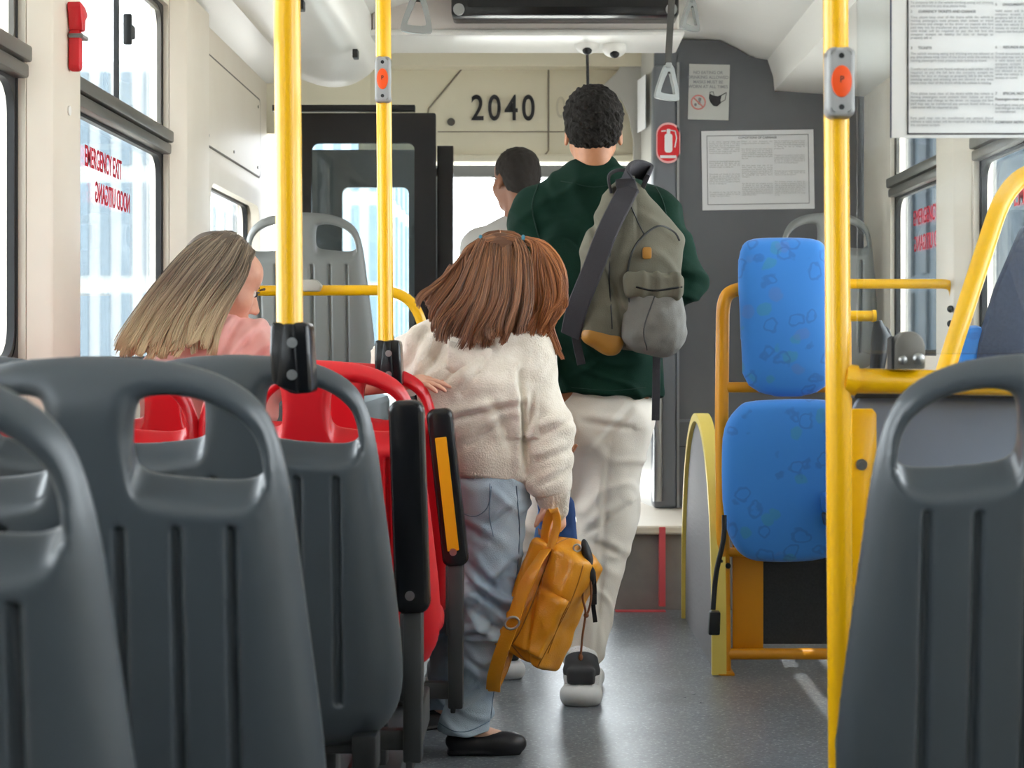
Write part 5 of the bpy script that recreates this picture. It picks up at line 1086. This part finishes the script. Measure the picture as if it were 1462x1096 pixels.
MB().ribbon([P(779, 785, Dk - .04), P(762, 812, Dk - .085), P(744, 850, Dk - .09), P(731, 890, Dk - .09), P(716, 930, Dk - .08), P(706, 965, Dk - .06), P(704, 985, Dk - .04)], np.array([.85, -.45, .35]), .036, .005).build('shoulder_strap', M_bag, bag)
MB().ribbon([P(704, 986, Dk - .03), P(716, 960, Dk + .00), P(728, 925, Dk + .02), P(742, 900, Dk + .03)], np.array([.85, -.45, .35]), .034, .005).build('shoulder_strap', M_bag, bag)
MB().tube([P(731, 889, Dk - .10) + (.018 * math.cos(a) * unit(np.array([.9, 0, .35])) * 1.0 + .014 * math.sin(a) * unit(np.array([-.35, 0, .9]))) for a in np.linspace(0, 6.283, 17)], .0032, 8, caps=False).build('buckle', M_chrome, bag)
MB().tube([P(824, 782, Dk - .06) + .009 * (math.cos(a) * ex + math.sin(a) * ez) for a in np.linspace(0, 6.283, 13)], .0025, 8, caps=False).build('eyelet', M_chrome, bag)
cord = mat('brown_cord', '7A4A26', .6)
MB().tube(list(smoothline([P(836, 800, Dk - .05), P(832, 850, Dk - .05), P(836, 874, Dk - .05), P(832, 905, Dk - .05), P(829, 938, Dk - .05)])), .0028, 8).tube(list(smoothline([P(842, 815, Dk - .05), P(844, 850, Dk - .05), P(840, 872, Dk - .05), P(835, 880, Dk - .05)])), .0028, 8).sphere(P(837, 878, Dk - .05), .007, 10).sphere(P(829, 938, Dk - .05), (.006, .006, .009), 10).build('drawcord', cord, bag)
MB().ribbon([P(846, 800, Dk - .04), P(849, 845, Dk - .04), P(847, 862, Dk - .04), P(850, 888, Dk - .04)], ex, .011, .004).box(P(844, 848, Dk - .046), P(852, 862, Dk - .034), bev=.002).build('black_clip_strap', M_black, bag)

# ---- woman in pink
Dw = 4.25
wom = thing('person', 'woman with long ombre blonde hair in a pink blouse sitting and turning her head', 'person', (P(310, 0, Dw)[0], Dw + .1, .15))
hw_ = P(316, 402, Dw); Rw = frame((.90, .42, -.42), (.22, .0, 1))
J = dict(head=hw_, neck=P(300, 478, Dw), chest=P(300, 560, Dw + .02), pelvis=P(310, 745, Dw + .08), shL=P(248, 530, Dw + .02), shR=P(352, 508, Dw + .04), elL=P(205, 640, Dw + .02), wrL=P(260, 690, Dw + .22),
         elR=P(452, 556, Dw + .08), wrR=P(556, 549, 4.07), hipL=P(270, 755, Dw + .10), hipR=P(345, 755, Dw + .10), knL=P(270, 735, Dw + .50), knR=P(350, 735, Dw + .50), anL=P(275, 905, Dw + .52), anR=P(352, 905, Dw + .52), toL=P(275, 910, Dw + .66), toR=P(355, 910, Dw + .66))
body(wom, M_skin_w, J, .92, Rw, 1.0, [dict(w=J['wrR'], f=np.array([1, -.15, .12]), nrm=np.array([-.1, -.2, 1.]), s=.92, curl=(12, 14, 10), spread=12, side=-1), dict(w=J['wrL'], f=np.array([.3, 1, -.1]), nrm=np.array([0, 0, 1.]), s=.9, side=1)], h=.0052)
face_details(hw_, Rw, 1.0, wom, mat('rose_lips', 'B2655E', .45), mat('ash_brow', '5E4A3A', .8))
MB().tube([hw_ + Rw @ np.array([.086, -.006 + .012 * math.cos(a), -.048 + .014 * math.sin(a)]) for a in np.linspace(0, 6.283, 17)], .0018, 8, caps=False).build('hoop_earring', mat('gold', 'C79A55', .3, .9), wom)
M_pink = mat('pink_satin', 'F0AFA8', .5, col2='F4B9B2', nscale=5, sheen=.4)
v = Vol(P(160, 800, Dw - .25), P(520, 430, Dw + .4), .0055)
v.cone(P(300, 545, Dw), P(305, 720, Dw + .06), .150, .140, .06, (ey, .68)); v.cone(P(303, 488, Dw), P(300, 550, Dw), .085, .15, .06, (ey, .7)); v.cone(P(303, 495, Dw), J['shL'], .07, .066, .05); v.cone(P(305, 490, Dw), J['shR'] + [0, 0, .012], .075, .074, .05)
v.cone(P(308, 470, Dw), P(303, 500, Dw), .055, .07, .03)
v.cone(J['shR'] + [0, 0, .012], J['elR'], .074, .058, .04); v.cone(J['elR'], J['wrR'] - [.05, 0, 0], .056, .040, .03); v.cone(J['shL'], J['elL'], .068, .056, .04); v.cone(J['elL'], J['wrL'], .055, .040, .03)
dsp = lambda V: .006 * noise(V, 4, 101, 3) + .012 * folds(V, (1, 0, .55), 9, 103, .35, 2.5) * (V[:, 0] > -.86) + .006 * folds(V, (.3, .2, 1), 7, 105, .6, 3) - .006
dspw = dsp
dsp = lambda V: dspw(V) + sum(crease(V, P(*a, Dw), P(*b, Dw), w_, d_) for a, b, w_, d_ in (((348, 452), (322, 512), .008, .014), ((376, 468), (340, 520), .008, .013), ((330, 452), (300, 490), .008, .010), ((395, 490), (360, 530), .008, .012), ((420, 510), (395, 550), .008, .012)))
v.build('blouse', M_pink, wom, 2, dsp)
v = Vol(P(200, 960, Dw - .15), P(420, 690, Dw + .8), .007)
for a_ in 'LR': v.cone(J['hip' + a_], J['kn' + a_], .085, .068, .05); v.cone(J['kn' + a_], J['an' + a_], .066, .052, .03)
v.build('trousers', mat('dark_denim', '2C3442', .85), wom, 2)
for a_ in 'LR': flat_shoe(J['an' + a_] * [1, 1, 0] + [0, .0, .152], (.05, 1, 0), 1.0, wom)
M_hw = hairmat('ombre_hair', '574A3F', 'A08E78', 'DCC69C', lo=.0, hi=.6); M_hws = mat('woman_scalp_hair', '5B4C40', .5)
g = lambda x, y, z: hw_ + Rw @ np.array([x, y, z])
v = Vol(hw_ - .25, hw_ + .25, .0045); v.ell(g(0, -.022, .036), (.082, .096, .088), Rw, .02); v.ell(g(0, -.055, -.03), (.072, .060, .085), Rw, .04)
v.build('hair', M_hws, wom, 1, lambda V: .0015 * noise(V, 30, 107, 2))
gw = []
for u in np.linspace(0, 1, 9):
    # from the parting near the crown down over the back of the head, ends fanning behind the seat top
    gw.append([P(322 + 34 * u, 334 + 22 * u * u, Dw + .06), P(306 + 50 * u, 337 + 26 * u * u, Dw - .03), P(272 + 76 * u, 352 + 44 * u, Dw - .10), P(232 + 92 * u, 400 + 34 * u, Dw - .125), P(196 + 108 * u, 450 + 18 * u, Dw - .13), P(166 + 130 * u, 490 + 8 * math.sin(u * 3), Dw - .14), P(160 + 136 * u, 503 + 4 * math.sin(u * 14), Dw - .13)])
link('hair_lock', strands(gw, 4400, (.006, .022), .0014, 20, 21, .010, .3, clumps=90), M_hw, wom)
gw = [[P(310 + 40 * u, 337 + 18 * u, Dw + .02 * u), P(338 + 24 * u, 352 + 10 * u, Dw - .03), P(334 + 12 * u, 386, Dw - .075), P(308 + 8 * u, 425, Dw - .09), P(288 + 10 * u, 470, Dw - .115), P(280 + 14 * u, 500, Dw - .12)] for u in np.linspace(0, 1, 5)]
link('hair_lock', strands(gw, 1800, (.004, .014), .0013, 18, 23, .007, .3, clumps=36), M_hw, wom)

# ---- man in grey at the front door
D2 = 6.7
pm = thing('person', 'man with short dark hair and glasses in a light grey shirt by the windscreen', 'person', (P(720, 0, D2)[0], D2, 0))
hp = P(736, 258, D2); Rp = frame((-.52, .85, -.02))
J = dict(head=hp, neck=P(740, 318, D2), chest=P(735, 380, D2), pelvis=P(735, 545, D2), shL=P(682, 352, D2 + .05), shR=P(790, 345, D2 - .03), elL=P(668, 430, D2 + .10), wrL=P(660, 480, D2 + .25), elR=P(800, 430, D2), wrR=P(770, 490, D2 + .2),
         hipL=P(708, 560, D2 + .02), hipR=P(760, 560, D2 - .02), knL=P(705, 695, D2 + .05), knR=P(762, 695, D2), anL=P(705, 832, D2 + .05), anR=P(762, 832, D2), toL=P(690, 850, D2 + .14), toR=P(748, 850, D2 + .12))
body(pm, M_skin_d, J, 1.0, Rp, 1.05, [dict(w=J['wrL'], f=np.array([-.1, 1, .2]), nrm=np.array([0, 0, 1.]), side=1), dict(w=J['wrR'], f=np.array([-.4, 1, .1]), nrm=np.array([0, 0, 1.]), side=-1)], h=.008)
face_details(hp, Rp, 1.05, pm, mat('brown_lips', '8A4F45'), M_black)
g = lambda x, y, z: hp + Rp @ (np.array([x, y, z]) * 1.05)
v = Vol(hp - .2, hp + .2, .005); v.ell(g(0, -.018, .046), (.086, .104, .086), Rp, .02); v.ell(g(0, -.052, -.005), (.074, .062, .065), Rp, .03); v.build('hair', mat('dark_short_hair', '1F1814', .8), pm, 1, lambda V: .003 * noise(V, 40, 111, 2))
gs = MB()
for x in (-.032, .032): gs.tube([g(x + .019 * math.cos(a), .112, .002 + .016 * math.sin(a)) for a in np.linspace(0, 6.283, 17)], .0018, 6, caps=False)
gs.tube([g(-.013, .112, .004), g(.013, .112, .004)], .0018, 6).tube([g(.051, .110, .006), g(.084, .0, .004)], .0018, 6).tube([g(-.051, .110, .006), g(-.084, .0, .004)], .0018, 6); gs.build('glasses', M_chrome, pm)
v = Vol(P(630, 600, D2 - .3), P(840, 300, D2 + .45), .008); v.cone(P(737, 375, D2), P(737, 560, D2), .175, .150, .06, (ey, .65)); v.cone(P(740, 332, D2), P(737, 380, D2), .07, .17, .06, (ey, .7))
for a_ in 'LR': v.cone(P(740, 340, D2), J['sh' + a_], .07, .068, .05); v.cone(J['sh' + a_], J['el' + a_], .068, .058, .03)
v.build('shirt', mat('pale_grey_cotton', 'AEACA8', .85), pm, 2, lambda V: .006 * noise(V, 4, 113, 3))
v = Vol(P(640, 880, D2 - .3), P(840, 530, D2 + .3), .009)
for a_ in 'LR': v.cone(J['hip' + a_], J['kn' + a_], .088, .072, .05); v.cone(J['kn' + a_], J['an' + a_] + [0, 0, .03], .070, .060, .03)
v.build('trousers', mat('dark_trousers', '2E3136', .85), pm, 2)
for a_ in 'LR': flat_shoe(J['an' + a_] * [1, 1, 0], (-.3, 1, 0), 1.25, pm)

# ---------------------------------------------------------------- lettering becomes plain mesh
bpy.context.view_layer.update()
dg = bpy.context.evaluated_depsgraph_get()
for o in [o for o in C.objects if o.type == 'FONT']:
    me = bpy.data.meshes.new_from_object(o.evaluated_get(dg)); n_ = bpy.data.objects.new('tmp', me); C.objects.link(n_)
    n_.parent = o.parent; n_.matrix_local = o.matrix_local.copy()
    for k_ in o.keys():
        if k_ in ('label', 'category', 'group', 'kind'): n_[k_] = o[k_]
    nm = o.name; bpy.data.objects.remove(o); n_.name = nm
